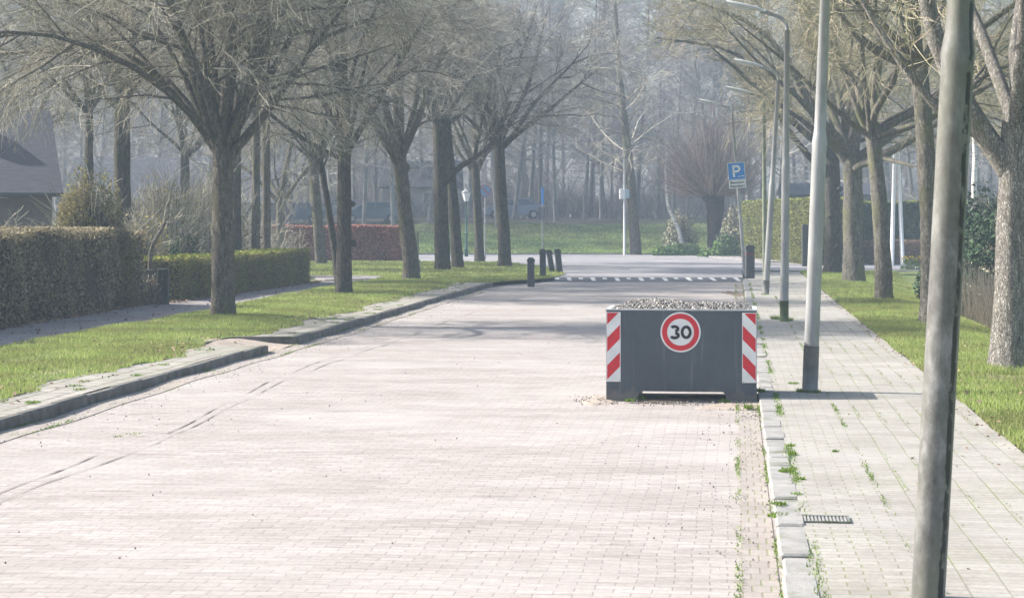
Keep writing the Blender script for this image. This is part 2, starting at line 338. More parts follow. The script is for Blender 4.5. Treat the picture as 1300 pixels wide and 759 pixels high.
M_tyre = plain('tyre rubber', (.02,.02,.022), .8); M_hub = plain('wheel hub', (.4,.4,.42), .4, .6)

# ------------------------------------------------------------------ haze (air), ground, road
def road_z(x, y):
    o = x - SL*y
    return .010*np.sin(.9*o+.3*y)*np.sin(.55*y+1.1)+.008*np.sin(2.1*y+.7*o)+.010*np.sin(.31*y)

def terrain_z(X, Y):
    s = np.clip((Y-111)/26, 0, 1); s = s*s*(3-2*s)
    z = -.12+2.25*s + .08*np.sin(X*.35)*np.sin(Y*.27)*s
    z = z + .5*np.clip((Y-150)/200,0,1)
    off = X-SL*Y
    d = np.exp(-((off-6.6)/1.3)**2)*np.clip((78-Y)/6,0,1)
    z = z-.75*d
    return z
gx = np.unique(np.concatenate([np.arange(-260,-40,10.), np.arange(-40,40,1.), np.arange(40,261,10.)])); gy = np.unique(np.concatenate([np.arange(-60,0,10.), np.arange(0,180,1.5), np.arange(180,441,10.)]))
XX, YY = np.meshgrid(gx, gy)
tv = np.stack([XX.ravel(), YY.ravel(), terrain_z(XX,YY).ravel()],1)
nx, ny = len(gx), len(gy); ii,jj = np.meshgrid(np.arange(nx-1), np.arange(ny-1)); a = (jj*nx+ii).ravel()
def terrain_mat():
    m,n,l,p = newmat('bank turf'); v = coords(n,l)
    t = noise(n,l,v,1.1,8,.65); r = ramp(n,[(.3,(.06,.13,.035)),(.5,(.11,.21,.055)),(.72,(.17,.24,.09))]); l.new(t.outputs[0], r.inputs[0])
    t2 = noise(n,l,v,.16,6,.6); sx = n.new("ShaderNodeSeparateXYZ"); l.new(v.outputs[0], sx.inputs[0])
    ma = n.new("ShaderNodeMath"); ma.operation='MULTIPLY_ADD'; ma.inputs[1].default_value = .022; ma.inputs[2].default_value=-2.72; l.new(sx.outputs[1], ma.inputs[0])
    mb = n.new("ShaderNodeMath"); mb.operation='MULTIPLY_ADD'; mb.inputs[1].default_value = 1.2; l.new(t2.outputs[0], mb.inputs[0]); l.new(ma.outputs[0], mb.inputs[2])
    r2 = ramp(n,[(.45,(0,0,0)),(.85,(1,1,1))]); l.new(mb.outputs[0], r2.inputs[0])
    t4 = noise(n,l,v,5,6,.7); r4 = ramp(n,[(.3,(.07,.055,.04)),(.7,(.17,.145,.12))]); l.new(t4.outputs[0], r4.inputs[0])
    l.new(mixc(n,l,r2.outputs[0],r.outputs[0],r4.outputs[0]), p.inputs['Base Color']); p.inputs['Roughness'].default_value=.95; p.inputs['Specular IOR Level'].default_value=.1
    t3 = noise(n,l,v,6,6); bumpn(n,l,p,t3.outputs[0],.9,.15); return m
M_terrain = terrain_mat()
g = MB().add(tv, np.stack([a,a+1,a+nx+1,a+nx],1)).build('ground', M_terrain, smooth=True); tag(g, kind='structure')

def sheet(name, offs, ys, zf, mat, lo=None, hi=None):
    """sheet between two edges: lo(Y), hi(Y) give world x"""
    us = np.linspace(0,1,offs); Yg = np.asarray(ys)
    L = np.array([lo(y) for y in Yg]); Hh = np.array([hi(y) for y in Yg])
    X = L[:,None]+(Hh-L)[:,None]*us[None]; Y = np.repeat(Yg[:,None],offs,1); Z = zf(X,Y)
    n1,n2 = X.shape; i,j = np.meshgrid(np.arange(n2-1),np.arange(n1-1)); a = (j*n2+i).ravel()
    o = MB().add(np.stack([X.ravel(),Y.ravel(),Z.ravel()],1), np.stack([a,a+1,a+n2+1,a+n2],1)).build(name, mat, smooth=True)
    return tag(o, kind='structure')
def interp(pts):
    p = np.array(pts); return lambda y: float(np.interp(y, p[:,1], p[:,0]))
kerbR = lambda y: RX(.26, y)
kerbL = lambda y: -6.73+.104*y
leftEdge = interp([(kerbL(-8),-8),(kerbL(58.6),58.6),(.2,60.5),(1.3,63),(1.95,68),(1.9,74),(1.2,80),(-.4,86)])
sheet('road', 60, np.arange(-8,64.6,.3), road_z, M_road, lambda y: leftEdge(min(y,63))-.4 if y>58 else kerbL(y)-.25, lambda y: kerbR(y)+.1)
# raised table: ramp with dark setts and white blocks, then the plateau and the cross street
TZ = .10
M_ramp = paving('dark ramp setts', (.11,.12,.135), (.085,.095,.11), (.06,.06,.07), .2, .1, .01, RZ)
rp = MB(); x0,x1 = RX(-6.6,63.6)+.3, kerbR(63.6)
rp.add([(x0,62.5,.004),(kerbR(62.5),62.5,.004),(kerbR(64.4),64.4,TZ),(x0,64.4,TZ)], np.array([[0,1,2,3]]))
rp = rp.build('speed_hump', [M_ramp]); tag(rp, kind='structure')
wb = MB()
for i in range(16):
    xc = kerbR(63.7)-.2-i*.395; ln = 1.35 if i%2==0 else .7
    if xc < x0+.15: break
    ya, yb = 64.3-ln, 64.3
    zz = lambda y: .004+(y-62.5)/1.9*(TZ-.004)+.006
    wb.add([(xc-.07,ya,zz(ya)),(xc+.07,ya,zz(ya)),(xc+.07,yb,zz(yb)),(xc-.07,yb,zz(yb))], np.array([[0,1,2,3]]))
tag(wb.build('road_marking', noisemat('worn white blocks', [(.35,(.30,.30,.30)),(.6,(.55,.55,.54))], 6)), kind='structure')
ps = MB(); pl = [(x0-.6,64.4),(kerbR(64.4),64.4),(kerbR(73),73),(75,73),(75,84),(14,87),(10.5,96),(9.5,108),(-75,108.5),(-75,88),(-4.3,88),(-.2,86),(1.2,80),(1.9,74),(x0-.2,68)]
ps.add([(x,y,TZ) for x,y in pl], [np.array([list(range(len(pl)))])])
tag(ps.build('cross_street', M_far_road), kind='structure')
# far kerb with a thin verge behind it, pavement on the far corner
fk = MB(); fk.box((-75,108.2,-.1),(9.5,108.4,.17)); tag(fk.build('far_kerb', M_kerb), kind='structure')
cp = MB(); pl = [(9.7,108.3),(10.7,96),(11.4,87.5),(15,87.2),(15,110),(9.7,110)]
cp.prism(pl, -.1, .15, 'z'); tag(cp.build('corner_pavement', M_path), kind='structure')

# right kerb, gutter and pavement
KZ = .06
kb = MB(); y = 1.0; rnd = random.Random(4)
while y < 64.3:
    L = rnd.choice([.5,.6,.75,1.0]); M = Matrix.Translation((kerbR(y)+rnd.uniform(-.006,.012), y, 0)) @ Matrix.Rotation(-RZ+rnd.uniform(-.008,.008),4,'Z')
    kb.cbox((0,.012,-.2),(.19,L-.012,KZ+rnd.uniform(-.008,.014)), .014, M=M); y += L*math.cos(RZ)
tag(kb.build('kerb_stones', M_kerb), kind='structure')
PZ = .06
def pave_z(X,Y): return PZ+.006*np.sin(X*2.3+Y*.8)+.005*np.sin(Y*1.9)
sheet('pavement_edge', 6, np.arange(1,73.2,.3), pave_z, M_pedge, lambda y: kerbR(y)+.175, lambda y: kerbR(y)+.775)
sheet('pavement', 20, np.arange(1,73.2,.3), pave_z, M_pave, lambda y: kerbR(y)+.775, lambda y: RX(2.42,y))
sheet('gutter', 4, np.arange(1,62.6,.3), lambda X,Y: road_z(X,Y)+.006, paving('gutter bricks', (.35,.315,.295),(.31,.28,.26),(.27,.245,.22), .105,.205,.008,RZ,moss=(.24,.25,.15),wob=.02,stain=(.30,.26,.22)),
      lambda y: kerbR(y)-.22, lambda y: kerbR(y)-.015)
# left kerb strips
sheet('gutter', 4, np.arange(-5,58.6,.3), lambda X,Y: road_z(X,Y)+.006, bpy.data.materials['gutter bricks'], lambda y: kerbL(y)+.012, lambda y: kerbL(y)+.34)
sub = MB()
for (a0,b0) in ((-5,29.2),(31.3,59.3)):
    y = a0
    while y < b0-.2:
        L = min(1.0, b0-y); ang = -math.atan(.104)
        M = Matrix.Translation((kerbL(y), y, 0)) @ Matrix.Rotation(ang+rnd.uniform(-.006,.006),4,'Z')
        sub.cbox((-.12,.006,-.2),(0,L-.006,.118+rnd.uniform(-.006,.01)), .02, M=M); y += L*math.cos(ang)
M_kerbd = noisemat('dirty kerb concrete', [(.3,(.085,.08,.07)),(.7,(.19,.18,.165))], 4, bump=.6, bsc=30, second=((.06,.065,.04),3,.55,.75))  # darker mottled concrete for the left kerb, same tone on top and face
tag(sub.build('kerb_stones', M_kerbd), kind='structure')
def strip_z(X,Y): return .115+.006*np.sin(X*3+Y)
sheet('kerb_strip', 8, np.arange(-5,29.3,.3), strip_z, M_strip, lambda y: kerbL(y)-1.15, lambda y: kerbL(y)-.12)
sheet('kerb_strip', 8, np.arange(31.3,59.3,.3), strip_z, M_strip, lambda y: kerbL(y)-1.1, lambda y: kerbL(y)-.12)
tag(MB().box((kerbL(31.3)-1.3,31.18,-.2),(kerbL(31.3)-.02,31.3,.125)).build('kerb_return', M_kerbd), kind='structure')
tag(MB().box((kerbL(29.3)-1.05,29.2,-.2),(kerbL(29.3)-.02,29.32,.10)).build('kerb_return', M_kerbd), kind='structure')
sheet('soil_patch', 8, np.arange(29.2,31.4,.2), lambda X,Y: .012+.12*np.clip((-6.73+.104*Y-.35-X)/.8,0,1)+.012*np.sin(X*5)*np.sin(Y*4), M_sand, lambda y: kerbL(y)-1.6, lambda y: kerbL(y)+.05)
# left verge, footpath, garden soil
pathN = interp([(-10.2,-5),(-7.5,28.4),(-6.27,39.7),(-5.1,54.8),(-4.2,62.5),(-4.2,64),(-8,67),(-12,68.5)])
pathF = interp([(-12,-5),(-9.05,33.1),(-8.45,42.3),(-7.9,44.3),(-6.2,58.3),(-5.9,60)])
def gz(X,Y):
    u=np.clip((-6.73+.104*Y-.9-X)/.7,0,1); return .119+u*(.03+.02*np.sin(X*1.7+.3*Y)*np.sin(Y*.9))
sheet('verge', 14, np.arange(-5,58.9,.5), gz, M_turf, lambda y: pathN(y)-.02, lambda y: kerbL(y)-(.85+.12*math.sin(y*.9)+.08*math.sin(y*2.3)) if not 29.2<y<31.3 else kerbL(y)-1.05)
sheet('verge', 20, np.arange(58.5,88.5,.5), gz, M_turf, lambda y: pathN(y) if y<63 else (-4.2-(y-63)*0 if y<64 else -40), lambda y: leftEdge(y)-.05 if y<86 else -.4-(y-86)*1.6)
sheet('footpath', 10, np.arange(-5,62.1,.5), lambda X,Y: .125+0*X, M_path, pathF, pathN)
# path bend to the side
bp = MB(); pl=[(-5.8,60),(-4.35,61.5),(-4.3,64.0),(-7,66.4),(-12,68),(-30,69),(-30,66.5),(-12,66),(-8,64.5),(-6.4,62.5)]
bp.prism(pl,.1,.16,'z'); tag(bp.build('footpath', M_path), kind='structure')
sheet('garden_soil', 24, np.arange(-5,92,1.0), lambda X,Y: .10+.02*np.sin(X)*np.sin(Y), M_turf, lambda y: -70, lambda y: pathF(min(y,60)))
# right verge falling to a ditch
def rv_z(X,Y):
    o = X-SL*Y; k_=np.clip((71-Y)/12,0,1); return .07*(1-k_)+k_*np.interp(o,[2.3,3.9,4.9,5.9,7.2,8.6],[.075,.06,-.12,-.55,-.5,.12])+.015*np.sin(X*3)*np.sin(Y*2)
sheet('verge', 26, np.arange(1,73.2,.5), rv_z, M_turf, lambda y: RX(2.42,y), lambda y: RX(8.8,y))
sheet('garden_soil', 12, np.arange(1,73,1.0), lambda X,Y: .12+0*X, M_turf, lambda y: RX(8.7,y), lambda y: 70)

# repaired trench: two uneven open joints along the left part of the road
def seam(pix, w=.022, dx=0):
    pts = [G(*p) for p in pix]; P=[]
    for (ax,ay),(bx,by) in zip(pts[:-1],pts[1:]):
        n = max(2,int(math.hypot(bx-ax,by-ay)/.25))
        for k in range(n): P.append((ax+(bx-ax)*k/n+dx, ay+(by-ay)*k/n))
    P.append((pts[-1][0]+dx, pts[-1][1])); mb = MB(); v=[]; r2 = random.Random(len(P))
    for i,(x,y) in enumerate(P):
        ww = w*max(0.05,r2.uniform(-.3,1.3)+.5*math.sin(y*1.7)); z=float(road_z(x,y))+.007
        a_,b_ = (P[max(i-1,0)],P[min(i+1,len(P)-1)]); dX,dY=b_[0]-a_[0],b_[1]-a_[1]; L=math.hypot(dX,dY); nxx,nyy=-dY/L*ww,dX/L*ww
        v += [(x-nxx,y-nyy,z),(x+nxx,y+nyy,z)]
    q=[(2*i,2*i+1,2*i+3,2*i+2) for i in range(len(P)-1)]
    mb.add(v,np.array(q)); return mb
M_joint = noisemat('open joint', [(.3,(.12,.105,.10)),(.7,(.26,.23,.21))], 9)
for pix in ([(-60,668),(0,625),(60,602),(120,577),(160,565),(205,556)],[(-60,690),(0,636),(60,612),(120,590),(200,562),(214,554),(300,514),(360,486),(420,462),(500,434),(560,410),(640,385),(690,366)],
            [(150,556),(210,550),(214,548),(300,507),(360,478),(420,455),(470,440)]):
    o = seam(pix, .0075).build('road_joint', M_joint); tag(o, kind='structure')

# haze: pale even air round everything
hz = MB().box((-262,-62,-2.2),(262,442,29)); 
hm = bpy.data.materials.new('haze'); hm.use_nodes = True; hn = hm.node_tree.nodes; hn.clear()
ho = hn.new("ShaderNodeOutputMaterial"); pv = hn.new("ShaderNodeVolumePrincipled"); pv.inputs['Color'].default_value=(.64,.80,1.0,1); pv.inputs['Density'].default_value=.00135
pv.inputs['Anisotropy'].default_value = .0
hm.node_tree.links.new(pv.outputs[0], ho.inputs['Volume'])
tag(hz.build('haze', hm), kind='stuff')

# ------------------------------------------------------------------ trees
rng = np.random.default_rng(7)
def unit(v): return v/(np.linalg.norm(v,axis=-1,keepdims=True)+1e-9)
def kids(P,R,k,t0,t1,a0,a1,l0,l1,rf,n,wig,up,rg,lt=.45,zmin=None,tip=.25,rmax=.7):
    N,m,_ = P.shape; idx = np.repeat(np.arange(N),k); t = rg.uniform(t0,t1,N*k)
    s = t*(m-1); i = np.minimum(s.astype(int),m-2); f = (s-i)[:,None]
    pos = P[idx,i]*(1-f)+P[idx,i+1]*f; T = unit(P[idx,i+1]-P[idx,i]); rr = R[idx,i]*(1-f[:,0])+R[idx,i+1]*f[:,0]
    q = rg.normal(size=T.shape); q -= (q*T).sum(1,keepdims=True)*T; q = unit(q)
    a_ = rg.uniform(a0,a1,N*k)[:,None]; d = unit(T*np.cos(a_)+q*np.sin(a_)); d[:,2] += up*2; d = unit(d)
    L = rg.uniform(l0,l1,N*k)*(1-lt*t)
    r0 = np.minimum(rr*rmax, rf*L)
    out = np.empty((N*k,n,3)); out[:,0] = pos; 
    for s_ in range(1,n):
        d = d+rg.normal(size=d.shape)*wig; d[:,2] += up; d = unit(d); pos = pos+d*(L/(n-1))[:,None]; out[:,s_] = pos
    rad = r0[:,None]*np.linspace(1,tip,n)[None]
    if zmin is not None:
        keep = out[:,:,2].min(1) > zmin; out, rad = out[keep], rad[keep]
    return out, rad
def limb_from(p, az, el, L, r, n, wig, up, rg, r1=.35):
    d = np.array([math.cos(el)*math.cos(az), math.cos(el)*math.sin(az), math.sin(el)]); P=[np.array(p,float)]
    for _ in range(n-1):
        d = d+rg.normal(size=3)*wig; d[2]+=up; d=d/np.linalg.norm(d); P.append(P[-1]+d*L/(n-1))
    return np.array(P), r*np.linspace(1,r1,n)

def trunk_mesh(mb, pts, rad, S=22, seed=0, lump=.07, flare=1.35):
    """round trunk with burls, ridges and a root flare"""
    pts = np.array(pts,float); rad = np.array(rad,float); seg=[0]+list(np.cumsum(np.linalg.norm(np.diff(pts,axis=0),axis=1)))
    n = max(12,int(seg[-1]/.12)); s = np.linspace(0,seg[-1],n)
    P = np.stack([np.interp(s,seg,pts[:,k]) for k in range(3)],1)
    Pk = P.copy()
    for _ in range(4): Pk[1:-1] = (Pk[:-2]+2*Pk[1:-1]+Pk[2:])/4
    R = np.interp(s,seg,rad)*(1+(flare-1)*np.exp(-s/.22))
    v,q = tubes(Pk[None],R[None],S); v = v.reshape(n,S,3)
    a_ = np.linspace(0,2*math.pi,S,endpoint=False)[None]; ph = seed*1.7
    dis = lump*(.5*np.sin(3*a_+ph+s[:,None]*1.1)+.35*np.sin(5*a_-ph+s[:,None]*2.3)+.4*np.sin(s[:,None]*3.7+2*a_+ph)) + .45*np.exp(-s[:,None]/.16)*np.maximum(0,np.sin(5*a_+ph))*.5
    rg = np.random.default_rng(seed); dis = dis+rg.normal(size=dis.shape)*.012
    v = Pk[:,None]+(v-Pk[:,None])*(1+dis[...,None])
    mb.add(v.reshape(-1,3), [q, np.array([[(n-1)*S+i for i in range(S)]])]); return mb

def lime_tree(seed, fork, r, lean=(0,0), nl=8, L=(4.5,7), el=(.55,1.25), extra=(), dens=1.0, barkm=None, twigm=None, trunk_pts=None, droop=-.03, zmin=2.3, leader=True, az_bias=None, twr=.0052, cl=1.0, r_top=.8, knobs=(), xlim=None, lr=(.30,.5), lup=.02, low=None):
    """returns trunk and crown MB in local coordinates"""
    rg = np.random.default_rng(seed)
    tp = trunk_pts or [(0,0,-.15),(lean[0]*.35,lean[1]*.35,fork*.4),(lean[0],lean[1],fork)]
    nn=len(tp); tb = MB(); trunk_mesh(tb, tp, np.linspace(r,r*r_top,nn), seed=seed)
    top = np.array(tp[-1],float)
    limbs=[]; 
    for k in range(nl):
        az = 2*math.pi*(k+rg.uniform(-.3,.3))/nl if az_bias is None else az_bias[k%len(az_bias)]+rg.uniform(-.3,.3)
        p,rr = limb_from(top-np.array([0,0,rg.uniform(.0,.45)]), az, rg.uniform(*el), rg.uniform(*L), r*rg.uniform(*lr), 9, .075, lup, rg, r1=.12)
        limbs.append((p,rr))
    if leader:
        p,rr = limb_from(top-np.array([0,0,.1]), rg.uniform(0,6), 1.4, L[1]*1.15, r*.62, 9, .06, .03, rg, r1=.15); limbs.append((p,rr))
    for ex in extra:    # explicit limbs: list of points and end radii
        e = np.array(ex[0],float); sg=[0]+list(np.cumsum(np.linalg.norm(np.diff(e,axis=0),axis=1))); ss=np.linspace(0,sg[-1],9)
        p = np.stack([np.interp(ss,sg,e[:,k]) for k in range(3)],1)
        for _ in range(1): p[1:-1]=(p[:-2]+2*p[1:-1]+p[2:])/4
        limbs.append((p,np.linspace(ex[1],ex[2],9)))
    LP = np.array([a_ for a_,_ in limbs]); LR = np.array([b for _,b in limbs])
    for k in range(len(LP)):   # thick union at the fork
        v,q = tubes(LP[k:k+1],LR[k:k+1],12); tb.add(v,q)
    for (kz,ka,kr) in knobs:
        c = np.array([math.cos(ka)*r, math.sin(ka)*r, kz]); pr=[(kr*math.sin(t_),-kr*math.cos(t_)*.8) for t_ in np.linspace(.1,3.0,8)]
        tb.lathe(pr, 10, M=Matrix.Translation(c))
    cb = MB()
    k2=int(8*dens+.5); k3=int(9*dens+.5); k4=int(10*dens+.5)
    A,AR = kids(LP,LR,k2,.2,1,.45,1.1,1.6*cl,3.9*cl,.0115,7,.12,droop,rg,zmin=zmin)
    if xlim is not None: kk_=A[:,:,0].min(1)>xlim; A,AR=A[kk_],AR[kk_]
    B,BR = kids(A,AR,k3,.2,1,.35,1.0,.8*cl,1.9*cl,.0075,6,.15,droop,rg,zmin=zmin)
    Dd,DR = kids(B,BR,k4,.15,1,.3,1.1,.4*cl,1.1*cl,.02,5,.15,droop,rg,zmin=zmin)
    if low is not None:   # pruned clear of the lamp heads
        def clear(p,q_):
            k_=~((p[:,:,0]<low[0])&(p[:,:,2]<low[1])).any(1); return p[k_],q_[k_]
        A,AR=clear(A,AR); B,BR=clear(B,BR); Dd,DR=clear(Dd,DR)
    DR = np.maximum(np.minimum(DR,twr),twr*.5); BR = np.maximum(BR,twr*.95)
    v,q = tubes(A,AR,6); tb.add(v,q)
    for (p,q_,S) in ((B,BR,4),(Dd,DR,3)):
        v,q = tubes(p,q_,S); cb.add(v,q)
    return tb, cb

def put_tree(name, x, y, z, tb, cb, label, barkm, twigm, group=None, rz=0, cat='tree'):
    e = empty(name,(x,y,z),rz); tag(e,label,cat,group)
    tb.build('trunk',barkm,e,smooth=True); cb.build('crown',twigm,e); return e

GL, GRr = 'bare street trees on the grass verge beside the kerb strip','bare street trees on the verge beside the pavement'
def LT(px,py,z=.12): x,y = G(px,py,z); return x,y,z
# --- left row
x,y,z = LT(283,403); s = y/F
tb,cb = lime_tree(11, 3.35, .235, nl=9, L=(5,7), el=(1.0,1.42), lr=(.34,.48), dens=1.32, droop=-.03, zmin=2.9, lup=-.015,
   extra=[([(-.0,0,3.0),(-.9,.2,4.3),(-1.9,.3,5.3),(-3.6,.2,5.7),(-5.2,.2,5.2)],.065,.012),([(.1,0,3.1),(.9,-.1,4.0),(1.5,0,4.9),(2.6,.3,6.4)],.10,.02),([(-.05,0,3.2),(-.5,-.2,4.6),(-1.1,-.2,6.4),(-1.6,0,8)],.13,.05),([(0,0,3.1),(-1.2,.8,4.9),(-3.4,1.4,5.4),(-5.5,1.8,5.2),(-7.0,2,4.5)],.085,.012),([(0,0,3.3),(-1.2,-1.4,4.7),(-3.0,-2.6,5.4),(-5.0,-3.4,5.0)],.08,.012)])
put_tree('street_tree',x,y,z,tb,cb,'nearest thick lime tree on the left verge, in front of the low clipped hedge',M_barkL,M_twigL,GL)
x,y,z = LT(437,374); tb,cb = lime_tree(12, 3.9, .205, lean=(.0,0), nl=8, L=(4.5,6.2), dens=1.1, el=(.95,1.4), lup=-.02, zmin=3.5, droop=-.02, extra=[([(0,0,3.4),(-1.2,.2,4.0),(-2.4,0,5.0),(-4,0,5.6)],.06,.02)], knobs=((1.3,.3,.12),(2.3,-.4,.10)))
put_tree('street_tree',x,y,z,tb,cb,'dark lumpy trunk on the verge between the low hedge and the red beech hedge',M_barkD,M_twigM,GL)
x,y,z = LT(431,367); tb,cb = lime_tree(13, 3.6, .10, lean=(-.55,.2), nl=5, L=(2.5,3.5), dens=.8, zmin=3.0)
put_tree('street_tree',x,y,z,tb,cb,'thin leaning trunk close behind the dark lumpy street tree',M_barkD,M_twigM,GL)
x,y,z = LT(522,356); tb,cb = lime_tree(14, 3.9, .27, lean=(-.4,0), nl=8, L=(4.5,6.2), el=(.85,1.38), lup=-.02, zmin=3.7, droop=-.02, r_top=.75, knobs=((3.55,2.6,.2),(3.2,3.0,.17)),trunk_pts=[(0,0,-.15),(-.02,0,.6),(-.2,0,2.2),(-.36,0,3.9)])
put_tree('street_tree',x,y,z,tb,cb,'gnarled street tree with a knob below its fork, beside the slim grey post',M_barkL,M_twigM,GL)
x,y,z = LT(562,343); tb,cb = lime_tree(15, 5.6, .30, lean=(-.15,0), nl=7, L=(4.5,6), zmin=4.2, el=(.8,1.35), lup=-.01, droop=-.015, extra=[([(.0,-.1,3.2),(.5,-.2,3.9),(1.2,-.2,4.2),(1.9,-.1,4.7),(2.6,0,6.4)],.13,.03),([(1.2,-.2,4.2),(1.4,-.2,5.2),(1.8,-.1,6.9)],.08,.015)])
put_tree('street_tree',x,y,z,tb,cb,'thick street tree whose low limb bends out towards the road',M_barkD,M_twigM,GL)
x,y,z = LT(582,341); tb,cb = lime_tree(16, 5.8, .23, lean=(-.5,.0), nl=6, L=(4,5.5), zmin=4.6, droop=-.01)
put_tree('street_tree',x,y,z,tb,cb,'slightly leaning street tree close against the one with the bent limb',M_barkD,M_twigM,GL)
x,y,z = LT(609,333); tb,cb = lime_tree(17, 4.3, .22, lean=(-.2,.0), nl=7, L=(4,6), zmin=4.0, droop=-.01)
put_tree('street_tree',x,y,z,tb,cb,'slim street tree between the green lantern post and the road',M_barkD,M_twigM,GL)
x,y,z = LT(641,339); tb,cb = lime_tree(18, 5.0, .27, lean=(-.25,.0), nl=10, L=(5.5,7.5), el=(.6,1.3), dens=1.1, zmin=3.9, twr=.008, droop=-.01)
put_tree('street_tree',x,y,z,tb,cb,'spreading street tree at the corner, last of the left row before the bollards',M_barkD,M_twigM,GL)
# --- right row
RT = [(1278,470,'rough barked street tree with a thick limb, by the reeds of the ditch'),(1178,413,'leaning tall street tree behind the weathered lamp post'),(1122,382,'street tree with a whitish patched trunk on the right verge'),(1083,360,'stout street tree third from the far end of the right verge'),(1057,347,'burly dark trunk at the far end of the right verge')]
def RTp(px,py,z=.06): x,y = G(px,py,z); return x,y,z
x,y,z = RTp(1280,470); tb,cb = lime_tree(21, 3.2, .235, lean=(.1,0), nl=8, L=(5,7), el=(.7,1.25), zmin=2.9, extra=[([(.0,0,2.6),(-.35,-.05,3.1),(-.75,0,3.7),(-1.05,.1,4.6),(-1.35,.2,7.5)],.16,.05),([(-.3,0,3.0),(-.9,0,3.3),(-1.6,.1,4.3),(-2.3,.2,5.6)],.07,.02)], droop=-.01, xlim=-2.4, dens=.75, az_bias=(.2,1.2,2.0,-1.1,-.4,1.6,-1.8,0))
put_tree('street_tree',x,y,z,tb,cb,RT[0][2],M_barkR,M_twigR,GRr)
x,y,z = RTp(1180,413); tb,cb = lime_tree(22, 4.85, .19, nl=8, L=(4.5,6.5), el=(.3,1.15), zmin=3.3, trunk_pts=[(0,0,-.15),(.02,0,1.2),(-.02,0,2.6),(-.12,0,4.0),(-.2,0,4.85)], extra=[([(-.15,0,4.7),(-1.2,0,5.15),(-1.8,0,5.9),(-2.2,.2,7.2)],.10,.03),([(-.1,0,4.2),(.5,0,4.0),(.9,.1,4.6),(2,.1,5.0)],.08,.02)], droop=.0,dens=1.1, xlim=-2.6)
put_tree('street_tree',x,y,z,tb,cb,RT[1][2],M_barkRm,M_twigR,GRr)
x,y,z = RTp(1122,382); tb,cb = lime_tree(23, 4.3, .215, nl=9, L=(4.5,6.5), el=(.2,1.2), zmin=3.5, trunk_pts=[(0,0,-.15),(0,0,.8),(-.12,0,2.6),(-.3,0,4.3)], droop=.0,dens=1.15, low=(-2.5,6.5))
put_tree('street_tree',x,y,z,tb,cb,RT[2][2],M_barkRm,M_twigR,GRr)
x,y,z = RTp(1084,360); tb,cb = lime_tree(24, 3.9, .33, nl=9, L=(5,7), el=(.15,1.15), zmin=3.8, r_top=.85, lean=(-.05,0), extra=[([(-.1,0,3.6),(-1.0,0,4.9),(-2.0,0,6.8),(-2.7,0,7.9),(-5.2,0,8.8)],.17,.03)], droop=-.005, dens=1.2, low=(-3.3,7.2))
put_tree('street_tree',x,y,z,tb,cb,RT[3][2],M_barkRm,M_twigR,GRr)
x,y,z = RTp(1057,347); tb,cb = lime_tree(25, 4.6, .32, nl=10, L=(5.5,8), el=(.1,1.1), zmin=4.2, extra=[([(-.1,0,3.4),(-2,0,5.6),(-3.2,0,8.2),(-6.5,-.5,8.6)],.13,.03)], droop=-.005, twr=.008, dens=1.2, low=(-4.0,7.8), knobs=((1.0,-1.2,.14),(2.1,-2.0,.12),(3.1,-.8,.13),(1.6,3.0,.12)))
put_tree('street_tree',x,y,z,tb,cb,RT[4][2],M_barkD,M_twigR,GRr)

# --- second line of trees behind hedges, left
def simple(px, Y, w_px, label, seed, fork, bm, tm, lean=(0,0), nl=7, L=(4,6), name='garden_tree', zb=.1, dens=.95, **k):
    r = w_px/2/F*Y; tb,cb = lime_tree(seed, fork, r, lean=lean, nl=nl, L=L, dens=dens, twr=.008, **k)
    return put_tree(name, XA(px,Y), Y, zb, tb, cb, label, bm, tm)
simple(155,52,24,'big dark garden tree rising behind the tall hedge',31,5.2,M_barkD,M_twigM,zmin=3.0)
simple(113,60,13,'slim dark garden tree beside the house, behind the rounded shrub',32,5.5,M_barkD,M_twigM,zmin=3)
simple(300,58,14,'dark straight trunk right behind the low hedge, partly hidden by the nearest lime',33,5.5,M_barkD,M_twigM,zmin=3)
simple(325,64,12,'pale slim trunk behind the low hedge, paired with a greener one',34,5.6,M_barkL,M_twigL,zmin=3)
simple(338,66,12,'greenish slim trunk behind the low hedge, paired with a paler one',35,5.8,M_barkL,M_twigM,zmin=3)
simple(356,84,13,'pale tree forking low behind the red beech hedge',36,2.8,M_barkL,M_twigL,zmin=2,el=(.5,.9),nl=5)
simple(408,82,15,'leaning mossy tree standing in front of the red beech hedge',37,4.6,M_barkL,M_twigM,lean=(-.4,0),zmin=2.8,zb=.12)
simple(20,75,16,'tree behind the slate roofed house',38,4.5,M_barkD,M_twigM,zmin=3)
simple(235,74,14,'mid distance garden tree between the yellow shrub and the low hedge',39,4.5,M_barkD,M_twigM,zmin=2.6)

